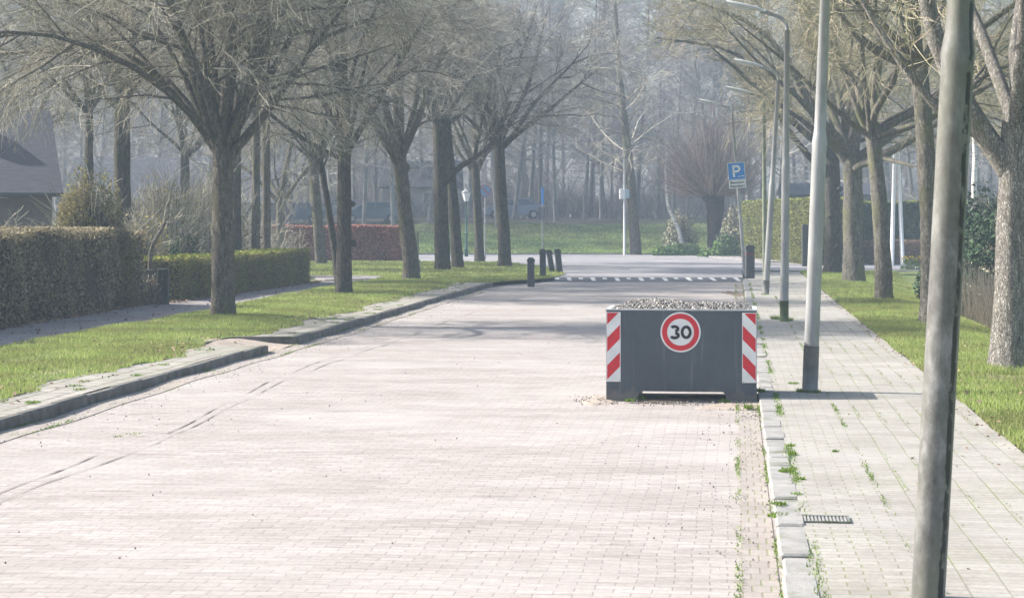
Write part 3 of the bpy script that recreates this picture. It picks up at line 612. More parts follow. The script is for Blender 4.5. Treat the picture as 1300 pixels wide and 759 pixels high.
# --- tree on the bank, with many side branches
def spire_tree(seed, hgt, r, lean, k1, l, dens=1.0, tw=.012):
    rg = np.random.default_rng(seed); tb=MB(); pts=[(0,0,-.3),(lean*.25,0,hgt*.25),(lean*.7,0,hgt*.6),(lean,0,hgt)]
    trunk_mesh(tb, pts, [r,r*.8,r*.45,.04], S=14, seed=seed, flare=1.2)
    s = np.linspace(0,1,14); T = np.stack([np.interp(s,[0,.25,.6,1],[p[k] for p in pts]) for k in range(3)],1)[None]; TR = (r*np.linspace(1,.15,14))[None]
    A,AR = kids(T,TR,k1,.22,.97,.9,1.5,l*.7,l*1.2,.013,8,.08,.02,rg,lt=.75)
    B,BR = kids(A,AR,int(9*dens),.1,1,.4,1.0,.9,2.2,.008,6,.09,-.02,rg)
    D,DR = kids(B,BR,int(8*dens),.05,1,.4,1.1,.5,1.2,.02,4,.12,-.02,rg)
    DR = np.clip(DR,tw*.45,tw); cb=MB()
    for p,q_,S in ((A,AR,6),(B,np.maximum(BR,tw*.7),4),(D,DR,3)):
        v,q = tubes(p,q_,S); cb.add(v,q)
    return tb,cb
x,y,z = G(808,323,.12)[0],G(808,323,.12)[1],.0
tb,cb = spire_tree(41, 17.5, .34, -1.4, 60, 5.2)
put_tree('bank_tree',x,y,z,tb,cb,'tall tree leaning slightly at the foot of the grass bank, beside the white box pole',M_barkL,M_twigM)

# --- pollard willow
def willow():
    rg=np.random.default_rng(5); tb=MB(); trunk_mesh(tb,[(0,0,-.2),(-.1,0,1.2),(.0,0,2.4),(-.1,0,3.3)],[.36,.33,.42,.62],S=20,seed=9,lump=.16,flare=1.2)
    for k in range(7):
        a_=k*.9; tb.lathe([(.26*math.sin(t_),-.22*math.cos(t_)) for t_ in np.linspace(.1,3,7)],9,M=Matrix.Translation((.42*math.cos(a_)-.1,.42*math.sin(a_),3.25+rg.uniform(-.1,.15))))
    n=760; az=rg.uniform(0,6.28,n); el=rg.uniform(.0,1.5,n); d=np.stack([np.cos(el)*np.cos(az),np.cos(el)*np.sin(az),np.sin(el)],1)
    pos=np.array([-.1,0,3.3])+d*np.array([.55,.55,.2]); L=rg.uniform(1.6,5.6,n)*(.58+.42*np.sin(el)); m=8; out=np.empty((n,m,3)); out[:,0]=pos
    for s_ in range(1,m):
        d=d+rg.normal(size=d.shape)*.09; d[:,2]+=.075; d=unit(d); pos=pos+d*(L/(m-1))[:,None]; out[:,s_]=pos
    R=rg.uniform(.016,.032,n)[:,None]*np.linspace(1,.25,m)[None]; cb=MB(); v,q=tubes(out,R,4); cb.add(v,q)
    B,BR=kids(out,R,9,.25,1,.2,.7,.5,1.4,.01,4,.1,.05,rg); v,q=tubes(B,np.maximum(BR,.006),3); cb.add(v,q); return tb,cb
tb,cb=willow(); x,y=G(908,318,0); x,y=XA(908,106),106
put_tree('pollard_willow',x,y,.05,tb,cb,'pollarded willow with a fat head of upright reddish shoots',bark('willow bark',(.06,.045,.042),(.16,.12,.105),(.16,.15,.08),.3),M_twigW)

# --- wood on the bank: individual trees you can tell apart, sharing three patterns
protos=[]
for sd,hh,ll in ((51,19,4.2),(52,17,4.8),(53,21,3.8)):
    protos.append(spire_tree(sd,hh,.17,random.Random(sd).uniform(-2.5,2.5),60,ll,dens=.95,tw=.012))
proto_objs=[]
rt = random.Random(8); pos=[]
cols = [(120,112),(30,118),(200,125),(262,116),(420,120),(462,128),(500,122),(545,131),(596,136),(632,128),(672,140),(705,133),(742,138),(770,146),(835,141),(872,136),(915,128),(950,121),(985,118),(1030,124),(1075,116),(1110,122),(1165,114),(1205,108),(1245,118),(1290,104),(1330,112),(-20,108),(-70,116),(1380,120),
        (345,126),(385,134),(288,132),(150,130),(75,128)]
for row,Y in enumerate((137,143,150)):
    for i in range(16): cols.append((-60+row*30+i*92+rt.uniform(-25,25), Y+rt.uniform(-2.5,2.5)))
for i,(px,Y) in enumerate(cols):
    X=XA(px,Y); z=float(terrain_z(np.array(X),np.array(float(Y))))
    k=i%3
    if i<3:
        tb,cb=protos[k]; e=put_tree('woodland_tree',X,Y,z,tb,cb,'tall bare woodland tree in the haze at the edge of the wood',M_barkW,M_twigP,'bare woodland trees in the haze'); proto_objs.append(e)
    else:
        e=copy_tree(proto_objs[k]); e.location=(X,Y,z)
    e.rotation_euler=(0,0,rt.uniform(0,6.28)); s_=rt.uniform(.85,1.15); e.scale=(s_,s_,s_)
# --- the far wood: one mass
def wood():
    mb=MB(); rg=np.random.default_rng(77); pats=[]
    for sd in range(4):
        r_=np.random.default_rng(sd+300); T=np.stack([np.linspace(0,r_.uniform(-1,1),10),np.linspace(0,r_.uniform(-1,1),10),np.linspace(-.5,20,10)],1)[None]; TR=(.22*np.linspace(1,.12,10))[None]
        A,AR=kids(T,TR,42,.06,.97,.5,1.3,3,5.5,.014,5,.1,.03,r_,lt=.6); B,BR=kids(A,AR,9,.1,1,.4,1,1.2,2.6,.01,4,.14,0,r_); D,DR=kids(B,BR,5,.1,1,.4,1,.7,1.6,.03,3,.15,0,r_)
        vs_,qs_,o_=[],[],0
        for p,q_,S in ((T,TR,7),(A,AR,4),(B,np.clip(BR,.014,1),3),(D,np.clip(DR,.010,.018),3)):
            v,q=tubes(p,q_,S); vs_.append(v); qs_.append(q+o_); o_+=len(v)
        pats.append((np.concatenate(vs_),np.concatenate(qs_)))
    spots=[]
    for row,Y0 in enumerate((157,169,183,200)):
        W=XA(1300,Y0)+12; nstep=int(2*W/6.2)
        for i in range(nstep): spots.append((-W+2*W*(i+.5)/nstep+rg.uniform(-2,2), Y0+rg.uniform(-4,4)))
    for (X,Y) in spots:
        v,q=pats[rg.integers(4)]; a_=rg.uniform(0,6.28); s_=rg.uniform(.85,1.2); c_,s2=math.cos(a_)*s_,math.sin(a_)*s_
        z=float(terrain_z(np.array(X),np.array(Y))); vv=np.stack([v[:,0]*c_-v[:,1]*s2+X, v[:,0]*s2+v[:,1]*c_+Y, v[:,2]*s_+z],1); mb.add(vv,q)
    return mb
o=wood().build('woods',M_twigP); tag(o,'hazy wood of bare trees filling the distance behind the bank','wood',kind='stuff')

# ------------------------------------------------------------------ hedges and shrubs
def thicket(name,x0,x1,y0,y1,n,h0,h1,mat,label,zf,seed):
    r_=np.random.default_rng(seed); X=r_.uniform(x0,x1,n); Y=r_.uniform(y0,y1,n); Z=zf(X,Y); P=np.empty((n,5,3)); P[:,0]=np.stack([X,Y,Z-.1],1)
    d=r_.normal(size=(n,3))*.35; d[:,2]=1; L=r_.uniform(h0,h1,n)*(.7+.3*np.sin(X*.5+seed)); d=unit(d)
    for k in range(1,5):
        d=unit(d+r_.normal(size=d.shape)*.12); P[:,k]=P[:,k-1]+d*(L/4)[:,None]
    R=np.tile(np.linspace(.02,.007,5),(n,1)); A,AR=kids(P,R,9,.15,1,.4,1.2,.4,1.3,.01,4,.12,0,r_); mb=MB()
    for p,q_,S in ((P,R,4),(A,np.clip(AR,.006,.012),3)):
        v,q=tubes(p,q_,S); mb.add(v,q)
    return tag(mb.build(name,mat),label,'undergrowth',kind='stuff')
thicket('undergrowth',-50,50,148,160,8500,2.0,6.5,M_twigP,'tangled bare undergrowth along the foot of the far wood',terrain_z,1)
thicket('undergrowth',-23,-9.5,62,88,1500,1.2,3.4,M_twigL,'loose twiggy garden growth behind the hedges on the left',lambda X,Y:.1+0*X,2)
thicket('undergrowth',-21.5,-11.5,47,57,800,1.6,4.6,M_twigL,'pale twiggy shrubs between the tall hedge and the house',lambda X,Y:.1+0*X,5)
thicket('undergrowth',-24,-6,95,112,1100,1.0,2.6,M_twigM,'bare twiggy growth behind the red beech hedge',lambda X,Y:terrain_z(X,Y),3)
thicket('undergrowth',14.5,34,92,112,1400,1.5,4.2,M_twigM,'tangled bare growth behind the clipped hedges on the right',lambda X,Y:terrain_z(X,Y),4)
def leafcloud(mb, pts, nrm, size, m=0, rg=rng, asp=1.5, tilt=.9):
    n=len(pts); N=unit(nrm+rg.normal(size=(n,3))*tilt); q=rg.normal(size=(n,3)); U=unit(np.cross(N,q)); W=np.cross(N,U)
    s=size*rg.uniform(.5,1.3,n)[:,None]; a_=U*s*asp*.5; b=W*s*.5
    V=np.stack([pts-a_,pts-b*.9,pts+a_,pts+b],1).reshape(-1,3); F_=(np.arange(n)*4)[:,None]+np.arange(4)[None]; mb.add(V,F_,m)
def hedge(name, A, B, th, z0, zA, zB, n, size, mat, label, side=-1, cat='hedge', topmat=None, wav=.06, seed=0, spray=0, thick_noise=.05):
    """A,B: front face foot points (world xy); thickness goes away from the viewer's side"""
    rg=np.random.default_rng(seed+100); A=np.array(A,float);B=np.array(B,float); D=B-A; L=np.linalg.norm(D); d=D/L; nv=np.array([-d[1],d[0]])*side
    nu=max(4,int(L/.25)); 
    def bulge(u,z): return wav*(np.sin(u*2.3+seed)+.6*np.sin(u*5.1+z*3)+.5*np.sin(z*4+u))*.7
    mb=MB()
    # core: inset lumpy body
    ins=.07; us=np.linspace(ins,L-ins,nu); prof=lambda zt:[(ins,z0-.1),(ins,zt-ins-.05),(ins+.08,zt-ins),(th-ins-.08,zt-ins),(th-ins,zt-ins-.05),(th-ins,z0-.1)]
    V=[]
    for u in us:
        zt=zA+(zB-zA)*u/L+wav*.5*math.sin(u*1.7+seed)
        for (w_,z) in prof(zt):
            b=bulge(u,z); p=A+d*u+nv*(w_+b); V.append((p[0],p[1],z))
    q=[(i*6+k,(i+1)*6+k,(i+1)*6+k+1,i*6+k+1) for i in range(nu-1) for k in range(5)]
    mb.add(V,[np.array(q),np.array([[0,1,2,3,4,5]]),np.array([[(nu-1)*6+k for k in range(6)][::-1]])],0)
    hA=(zA+zB)/2-z0; areas=np.array([L*hA,L*th,L*hA*.35,th*hA,th*hA]); cnt=(n*areas/areas.sum()).astype(int)
    for f,c in enumerate(cnt):
        u=rg.uniform(0,L,c); v=rg.uniform(0,1,c); dep=np.abs(rg.normal(size=c))*thick_noise-.02
        if f==1:
            zt=zA+(zB-zA)*u/L+wav*.5*np.sin(u*1.7+seed); w_=v*th; z=zt-dep; nn=np.tile([0,0,1.],(c,1))
        else:
            if f>=3: u=np.full(c,0. if f==3 else L)+(dep if f==3 else -dep); w_=rg.uniform(0,th,c)
            zt=zA+(zB-zA)*u/L+wav*.5*np.sin(u*1.7+seed); z=z0+(zt-z0)*v
            if f==0: w_=dep; nn=np.tile([-nv[0],-nv[1],.2],(c,1))
            elif f==2: w_=th-dep; nn=np.tile([nv[0],nv[1],.2],(c,1))
            else: nn=np.tile([*( -d if f==3 else d),.2],(c,1))
        w_=w_+bulge(u,z); P=A[None]+d[None]*u[:,None]+nv[None]*w_[:,None]; P=np.concatenate([P,z[:,None]],1)
        leafcloud(mb,P,nn,size,2 if (f==1 and topmat) else 1,rg)
    if spray:
        u=rg.uniform(0,L,spray); w_=rg.uniform(0,th,spray); onface=rg.uniform(size=spray)<.6; w_=np.where(onface,0,w_)
        zt=zA+(zB-zA)*u/L; z=np.where(onface,z0+(zt-z0)*rg.uniform(size=spray),zt-.05); w_=w_+bulge(u,z)
        P=A[None]+d[None]*u[:,None]+nv[None]*w_[:,None]; P=np.concatenate([P,z[:,None]],1)
        dr=np.where(onface[:,None],np.array([[-nv[0],-nv[1],1.]]),np.array([[0,0,1.]]))+rg.normal(size=(spray,3))*.6; dr=unit(dr)
        ln=rg.uniform(.05,.16,spray)[:,None]; PP=np.stack([P,P+dr*ln*.5,P+dr*ln],1); v,q=tubes(PP,np.tile([.004,.003,.002],(spray,1)),3); mb.add(v,q,2 if topmat else 1)
    loc=(A[0],A[1],z0); mats=[M_core,mat]+([topmat] if topmat else [])
    o=mb.build(name,mats,loc=loc); tag(o,label,cat); return o
hedge('tall_hedge',(-12.3,3),(-8.25,43.2),1.5,.1,2.0,1.78,95000,.055,M_hleaf,'tall clipped brown green hedge beside the left footpath',side=1,wav=.09,spray=9000,topmat=M_hleaf,thick_noise=.07)
hedge('low_hedge',(-7.75,45.2),(-6.15,58.6),1.3,.1,1.10,1.12,42000,.045,M_hleaf2,'low clipped hedge with yellowish top behind the nearest lime tree',side=1,topmat=M_yel,spray=5000,wav=.05)
hedge('beech_hedge',(XA(325,90),90),(XA(508,89),89),.8,.1,1.72,1.75,26000,.10,M_beech,'red brown beech hedge across the far lawn',side=1,wav=.05,spray=2000,thick_noise=.10)
hedge('conifer_hedge',(XA(940,99),99),(XA(1032,82),82),1.6,.05,2.95,2.95,36000,.085,M_conif,'tall yellowish green clipped hedge behind the lamp posts',side=1,wav=.06,topmat=M_yel)
hedge('dark_hedge',(XA(1032,88),88),(XA(1245,86),86),1.6,.1,2.9,2.75,36000,.09,M_darkg,'dark green clipped hedge behind the trunks of the right verge',side=1,wav=.06,topmat=M_yel)
hedge('brown_hedge',(XA(1085,86),84.6),(XA(1215,84),83),1.2,-.1,1.05,1.2,20000,.07,M_brown,'low withered brown hedge in front of the dark green hedge',side=1,wav=.12,spray=4000)

def shrub(name, x, y, z0, rx, ry, h, n, size, mat, label, cat='shrub', stems=60, seed=0, twigm=None, shell=.75, core=True):
    rg=np.random.default_rng(seed+500); mb=MB(); r_=rg.uniform(shell,1,n)[:,None]**.5 if shell<.5 else rg.uniform(shell,1.02,n)[:,None]
    d=unit(rg.normal(size=(n,3))); d[:,2]=np.abs(d[:,2])*1.0; az=np.arctan2(d[:,1],d[:,0]); lump=1+.10*np.sin(3*az+seed)+.08*np.sin(5*d[:,2]*3+az*2+seed)
    P=d*r_*lump[:,None]*np.array([rx,ry,h]); low=rg.uniform(size=n)<.3; P[low,2]*=rg.uniform(0,1,low.sum()); leafcloud(mb,P,d,size,0,rg)
    az=rg.uniform(0,6.28,stems); el=rg.uniform(.5,1.5,stems); e=np.stack([np.cos(el)*np.cos(az)*rx,np.cos(el)*np.sin(az)*ry,np.sin(el)*h],1)
    st=np.stack([np.cos(az)*rx*.15,np.sin(az)*ry*.15,np.full(stems,-.1)],1); t_=np.linspace(0,1,5)[None,:,None]; PP=st[:,None]+(e-st)[:,None]*t_+rg.normal(size=(stems,5,3))*.04
    v,q=tubes(PP,np.tile(np.linspace(.02,.006,5),(stems,1)),4); mb.add(v,q,1)
    if stems>20:
        B,BR=kids(PP,np.tile(np.linspace(.02,.006,5),(stems,1)),6,.3,1,.3,1.0,.3*h,.6*h,.006,4,.15,.03,rg); v,q=tubes(B,np.maximum(BR,.004),3); mb.add(v,q,1)
    if core:
        mb.lathe([(rx*.8*math.sin(t),h*.82*math.cos(t)) for t in np.linspace(1.62,.05,7)],12,2)
    o=mb.build(name,[mat,twigm or M_twigM,M_core],loc=None); o.location=(x,y,z0); tag(o,label,cat); return o
shrub('rounded_shrub',XA(104,41.5),42.0,.1,1.0,.8,2.8,30000,.04,M_hleaf2,'rounded bushy shrub poking up behind the tall hedge',seed=1)
shrub('garden_shrub',XA(232,50),50,.1,.55,.5,1.5,5000,.06,M_darkg,'small dark evergreen shrub behind the gate posts',seed=2)
shrub('garden_shrub',XA(190,52),52,.1,.8,.7,2.0,1600,.06,islandmat('forsythia flower',[(0,(.5,.36,.02)),(1,(.75,.58,.05))]),'yellow flowering forsythia behind the forked little tree',seed=3,shell=.3,core=False)
shrub('garden_shrub',XA(208,58),58,.1,1.6,1.2,3.1,2600,.07,M_hleaf2,'loose yellowish green bush behind the gap in the hedges',seed=4,shell=.3,core=False,stems=160,twigm=M_twigL)
shrub('garden_shrub',XA(268,64),64,.1,1.7,1.2,3.2,2200,.07,M_hleaf2,'loose twiggy bush behind the low hedge',seed=14,shell=.3,core=False,stems=160,twigm=M_twigL)
shrub('garden_shrub',XA(170,47),47,.1,.7,.6,1.9,3500,.05,M_hleaf,'brown bush behind the end of the tall hedge',seed=5)
shrub('garden_shrub',XA(194,43.3),43.3,.1,.28,.25,.62,700,.05,M_brown,'withered brown plant at the foot of the gate post',seed=6,core=False)
shrub('evergreen_bush',XA(1262,50),50,0,1.9,1.5,2.6,15000,.085,M_darkg,'dark evergreen bush on the far side of the ditch',seed=7)
shrub('evergreen_bush',XA(1310,44),44,0,1.8,1.5,2.5,12000,.085,M_darkg,'dark evergreen bush behind the rough barked tree',seed=17)
shrub('ivy_bush',XA(862,108),108,.1,1.1,1.0,2.3,3200,.11,M_pale,'pale loose ivy bush beside the willow trunk',seed=8,shell=.3,core=False,twigm=M_twigL)
shrub('ivy_bush',XA(934,109),109,.1,1.0,1.0,2.7,3200,.11,M_pale,'pale bush between the willow and the tall green hedge',seed=18,shell=.3,core=False,twigm=M_twigL)
shrub('green_bush',XA(866,103),105,.1,1.5,.7,.62,3500,.09,M_lgreen,'low bright green ground bush at the foot of the willow',seed=9,core=False)
shrub('green_bush',XA(922,101),101,.1,.8,.6,1.15,2500,.09,M_lgreen,'rounded green bush between the willow and the hedge corner',seed=10,core=False)
shrub('green_bush',XA(884,110),101.5,.1,.7,.5,.45,1500,.08,M_lgreen,'small green bush on the corner pavement edge',seed=19,core=False)
sh=shrub('daffodil_clump',XA(1158,74.5),74.5,.05,.45,.35,.5,700,.05,M_lgreen,'clump of yellow daffodils at the end of the right verge',cat='flowers',seed=11,core=False,stems=10)
r5=random.Random(3)
for i in range(14):
    fm=MB(); M=Matrix.Rotation(1.3,4,'X'); rr=(.018,.06,.018)
    pet=[]
    for k in range(12):
        a_=k*math.pi/6; q_=.06 if k%2==0 else .022; pet.append((q_*math.cos(a_),q_*math.sin(a_)))
    fm.prism(pet,-.004,.004,'z',M=M); fm.lathe([(.012,.003),(.018,.03)],8,M=M)
    fo=fm.build('flower',M_flower,sh); fo.location=(r5.uniform(-.4,.4),r5.uniform(-.35,.0),r5.uniform(.42,.58))

# twisted pale stem by the bank, small forked tree, birches
def bare_stem(name,pts,rad,mat,label,seed,cat='tree',kk=4,loc=(0,0,0)):
    tb=MB(); trunk_mesh(tb,pts,rad,S=10,seed=seed,flare=1.15); rg=np.random.default_rng(seed); P=np.array(pts,float)[None]; R=np.array(rad,float)[None]
    A,AR=kids(P,R,kk*3,.35,1,.5,1.2,.6,1.4,.012,5,.2,.02,rg); B,BR=kids(A,AR,6,.2,1,.4,1,.3,.8,.01,4,.2,.0,rg); cb=MB()
    for p,q_ in ((A,AR),(B,np.maximum(BR,.004))):
        v,q=tubes(p,q_,4); cb.add(v,q)
    e=empty(name,loc); tag(e,label,cat); tb.build('trunk',mat,e,smooth=True); cb.build('crown',M_twigL,e); return e
Y=106.5
def pp(lst,Y,x0): return [(XA(a_,Y)-x0,0.05*i,ZA(b,Y)-.1) for i,(a_,b) in enumerate(lst)]
x0=XA(868,Y); bare_stem('twisted_tree',pp([(868,322),(862,292),(848,262),(846,232),(845,210),(848,200)],Y,x0),[.12,.11,.09,.08,.06,.04],M_birch,'pale twisted stem bending beside the ivy bush','5' and 61,loc=(x0,Y,.1))
x0=XA(188,44.6); bare_stem('forked_tree',[(0,0,-.1),(.03,0,.6),(.06,0,1.25),(.12,0,1.45),(.32,0,1.62),(.42,0,1.95)],[.055,.05,.05,.045,.04,.03],M_barkL,'small forked garden tree beside the dark gate posts',62,loc=(x0,44.6,.1),kk=3)
Y=78; x0=XA(1238,Y); bare_stem('birch',pp([(1238,320),(1237,240),(1239,200),(1237,150),(1240,60)],Y,x0),[.12,.11,.10,.09,.05],M_birch,'white birch rising behind the evergreen bush',63,loc=(x0,Y,.1),kk=8)

# ------------------------------------------------------------------ grass blades, weeds, reeds, litter
def blades(mb, P, hgt, wid, m=0, rg=rng, lean=.45):
    n=len(P); a_=rg.uniform(0,6.28,n); U=np.stack([np.cos(a_),np.sin(a_),0*a_],1); L=rg.normal(size=(n,3))*lean; L[:,2]=1; L=unit(L)
    h=(hgt*rg.uniform(.5,1.3,n))[:,None]; w_=(wid*rg.uniform(.7,1.2,n))[:,None]
    V=np.stack([P-U*w_*.5,P+U*w_*.5,P+L*h],1).reshape(-1,3); mb.add(V,(np.arange(n)*3)[:,None]+np.arange(3)[None],m)
def scatter(n, y0,y1, lo, hi, zf, rg, powr=1.0, edge=0):
    Y=y0+(y1-y0)*rg.uniform(size=n)**powr; u=rg.uniform(-edge,1+edge,n); lo_=np.array([lo(y) for y in Y]); hi_=np.array([hi(y) for y in Y]); X=lo_+(hi_-lo_)*u
    return np.stack([X,Y,zf(X,Y)],1)
rg=np.random.default_rng(91)
def gmask(P):  # patchy cover
    return (np.sin(P[:,0]*2.1+P[:,1]*.7)+np.sin(P[:,1]*1.3-P[:,0]*3.3)+rg.normal(size=len(P))*.9)> -1.15
gb=MB()
P=scatter(160000,15,42,lambda y:pathN(y)+.03,lambda y:kerbL(y)-(.86+.12*math.sin(y*.9)+.1*math.sin(y*2.3)+.05*math.sin(y*7)),gz,rg,edge=.02); P=P[~((P[:,1]>29.1)&(P[:,1]<31.4)&(P[:,0]>-6.73+.104*P[:,1]-1.1))]; blades(gb,P[gmask(P)],.055,.013)
P=scatter(70000,42,59,lambda y:pathN(y)+.03,lambda y:kerbL(y)-.95,gz,rg,edge=.02); blades(gb,P[gmask(P)],.06,.02)
P=scatter(50000,59,87,lambda y:(-4.2 if y<64 else -14),lambda y:leftEdge(y)-.1,gz,rg); blades(gb,P,.07,.035)
tag(gb.build('grass',M_blade),'short lawn grass on the left verge','grass',kind='stuff')
gb=MB()
P=scatter(170000,13,45,lambda y:RX(2.42,y),lambda y:RX(5.4,y),rv_z,rg,edge=.01); blades(gb,P[gmask(P)],.065,.014)
P=scatter(60000,45,73,lambda y:RX(2.45,y),lambda y:RX(6.0,y),rv_z,rg); blades(gb,P,.075,.026)
for (px,py) in ((1278,472),(1180,414),(1122,384),(1083,361),(1100,366),(1150,392),(1060,352)):   # longer tufts round the trunks
    x,y=G(px,py,.06); n=1600; a_=rg.uniform(0,6.28,n); r_=rg.uniform(.2,.55,n); X=x+r_*np.cos(a_); Y_=y+r_*np.sin(a_)*1.2
    blades(gb,np.stack([X,Y_,rv_z(X,Y_)],1),.12,.016)
tag(gb.build('grass',M_blade),'lush grass on the verge between pavement and ditch','grass',kind='stuff')
gb=MB(); n=60000; X=rg.uniform(-12,16,n); Y_=rg.uniform(108.6,130,n); blades(gb,np.stack([X,Y_,terrain_z(X,Y_)],1),.12,.05); 
n=26000; X=rg.uniform(-25,9.5,n); Y_=rg.uniform(108.5,110.5,n); blades(gb,np.stack([X,Y_,terrain_z(X,Y_)+.1],1),.16,.04)
tag(gb.build('bank_grass',M_blade),'rough grass on the bank beyond the cross street','grass',kind='stuff')

wd=MB()
def weed_clump(x,y,z,n,rad,h=.06,w_=.016):
    a_=rg.uniform(0,6.28,n); r_=rad*np.sqrt(rg.uniform(size=n)); P=np.stack([x+r_*np.cos(a_),y+r_*np.sin(a_)*1.3,np.full(n,z)],1); blades(wd,P,h,w_,lean=.9)
def weed_line(offs, y0,y1,n,z,w=.02,h=.03,cond=None):
    Y=rg.uniform(y0,y1,n); keep=(np.sin(Y*3.7+offs*9)+np.sin(Y*1.3+offs)+rg.normal(size=n)*.5)>.35; Y=Y[keep]; X=offs+SL*Y+rg.normal(size=len(Y))*w
    blades(wd,np.stack([X,Y,np.full(len(Y),z)],1),h,.012,lean=.9)
weed_line(.26-.235,9,60,6000,.01,w=.012,h=.02); weed_line(.26-.01,9,60,6000,.01,w=.01,h=.025); weed_line(.26+.195,9,60,9000,PZ,h=.03); weed_line(.26+.775,9,50,5000,PZ,w=.012,h=.018)
for o_ in (1.24,1.45,1.65,1.86,2.06,2.27): weed_line(o_,9,36,900,PZ,w=.008,h=.010)
for (px,py,n,r_,h) in ((998,598,110,.06,.035),(1006,576,80,.05,.03),(1003,566,60,.04,.03),(988,655,120,.07,.03),(990,640,60,.05,.03),(1012,628,50,.04,.03),(1060,573,40,.03,.025),(1007,487,90,.07,.03),(965,497,140,.06,.05),(1020,497,140,.08,.05),(998,407,240,.12,.09),(985,405,160,.09,.10),(1035,498,110,.07,.05),(972,374,120,.12,.05),(1018,608,40,.04,.03)):
    x,y=G(px,py,PZ); weed_clump(x,y,PZ,n,r_,h)
for (px,py,n,r_,h) in ((800,511,90,.05,.05),(815,509,60,.06,.05),(840,507,50,.08,.04),(895,507,60,.08,.04),(920,512,80,.06,.05),(950,520,90,.05,.06),(945,505,60,.05,.06),(170,553,30,.08,.02),(150,556,20,.05,.02),(265,472,30,.1,.03)):
    x,y=G(px,py,0); weed_clump(x,y,.015,n,r_,h)
for o_ in (.345,.02):
    Y=rg.uniform(16,56,5000); keep=(np.sin(Y*3.1)+np.sin(Y*1.1)+rg.normal(size=5000)*.6)>.9; Y=Y[keep]; X=-6.73+.104*Y+o_+rg.normal(size=len(Y))*.012; blades(wd,np.stack([X,Y,np.full(len(Y),.008)],1),.022,.012,lean=.9)
for k in range(60):
    y=rg.uniform(16,58); x=kerbL(y)-rg.uniform(.15,.95)
    if 29<y<31.5: continue
    weed_clump(x,y,.12,60,.08,.022)
tag(wd.build('weeds',M_weed),'small green weeds growing from the paving joints and kerbs','weeds',kind='stuff')

rb=MB(); n=3800; Y_=rg.uniform(30,52,n); X=SL*Y_+rg.uniform(5.0,6.3,n); Z=rv_z(X,Y_); a_=rg.normal(size=(n,2))*.12
top=np.stack([X+a_[:,0],Y_+a_[:,1],Z+rg.uniform(.6,1.35,n)],1); bs=np.stack([X,Y_,Z-.05],1); md=(top+bs)/2+rg.normal(size=(n,3))*.03
v,q=tubes(np.stack([bs,md,top],1),np.tile([.006,.005,.003],(n,1)),3); rb.add(v,q)
leafcloud(rb,top[::4],np.tile([1.,0,.3],(len(top[::4]),1)),.025,asp=4)
tag(rb.build('reeds',M_reed),'dry straw coloured reeds standing in the ditch','reeds',kind='stuff')
lb=MB(); P=scatter(5000,14,60,lambda y:pathF(y)-.1,lambda y:pathF(y)+.35,lambda X,Y:.14+0*X,rg); leafcloud(lb,P,np.tile([0,0,1.],(len(P),1)),.05,rg=rg,tilt=.35)
P=scatter(900,14,60,pathF,pathN,lambda X,Y:.135+0*X,rg); leafcloud(lb,P,np.tile([0,0,1.],(len(P),1)),.045,rg=rg,tilt=.3)
P=scatter(1500,15,60,pathN,lambda y:kerbL(y)-.3,lambda X,Y:.165+0*X,rg); leafcloud(lb,P,np.tile([0,0,1.],(len(P),1)),.04,rg=rg,tilt=.4)
P=scatter(800,14,60,lambda y:RX(2.45,y),lambda y:RX(4.5,y),lambda X,Y:rv_z(X,Y)+.04,rg); leafcloud(lb,P,np.tile([0,0,1.],(len(P),1)),.04,rg=rg,tilt=.4)
P=scatter(500,12,60,lambda y:RX(2.25,y),lambda y:RX(2.5,y),lambda X,Y:.085+0*X,rg); leafcloud(lb,P,np.tile([0,0,1.],(len(P),1)),.03,rg=rg,tilt=.4)
P=scatter(260,10,60,lambda y:kerbR(y)-.4,lambda y:RX(2.6,y),lambda X,Y:PZ+.012+0*X,rg); leafcloud(lb,P,np.tile([0,0,1.],(len(P),1)),.025,rg=rg,tilt=.3)
tag(lb.build('litter_leaves',M_litter),'dead leaves lying along the hedge foot and verge','leaves',kind='stuff')

# ------------------------------------------------------------------ barrier with the 30 sign
BX0,BX1 = XA(769.5,21.3), XA(960,21.3); BY=21.3; BD=.95; BH=ZA(394.5,21.3)
bc=(BX0+BX1)/2; bw=(BX1-BX0)/2
bar=empty('traffic_barrier',(bc,BY,0),-RZ); tag(bar,'dark grey steel road barrier box with a 30 sign, filled with gravel','barrier')
nz=ZA(497,21.3); nxl=XA(811,BY)-bc; nxr=XA(921,BY)-bc
def face_poly(): return [(-bw,0),(nxl-.03,0),(nxl+.01,nz-.02),(nxl+.03,nz),(nxr-.03,nz),(nxr-.01,nz-.02),(nxr+.03,0),(bw,0),(bw,BH),(-bw,BH)]
b=MB(); b.prism(face_poly(),0,.03); b.prism(face_poly(),BD-.03,BD)
b.box((-bw+.0,.032,.0),(-bw+.03,BD-.032,BH)); b.box((bw-.03,.032,0),(bw,BD-.032,BH)); b.box((-bw+.032,.032,nz+.003),(bw-.032,BD-.032,nz+.03))
for sx in (-1,1):
    for k,xx in enumerate((nxl,) if sx<0 else (nxr,)): b.box((min(xx,xx-.03*sx*-1)-.0,.032,0),(max(xx,xx-.03*sx*-1),BD-.032,nz-.002))
b.build('box',M_steel,bar)
r=MB(); r.box((-bw-.006,-.006,BH+.002),(bw+.006,.045,BH+.016)); r.box((-bw-.006,BD-.045,BH+.002),(bw+.006,BD+.006,BH+.016)); r.box((-bw-.006,.047,BH+.002),(-bw+.045,BD-.047,BH+.016)); r.box((bw-.045,.047,BH+.002),(bw+.006,BD-.047,BH+.016))
r.build('rim',M_rim,bar)
ph0=ZA(485,BY)-0; ph1=ZA(396.5,BY); pw=XA(787.5,BY)-BX0
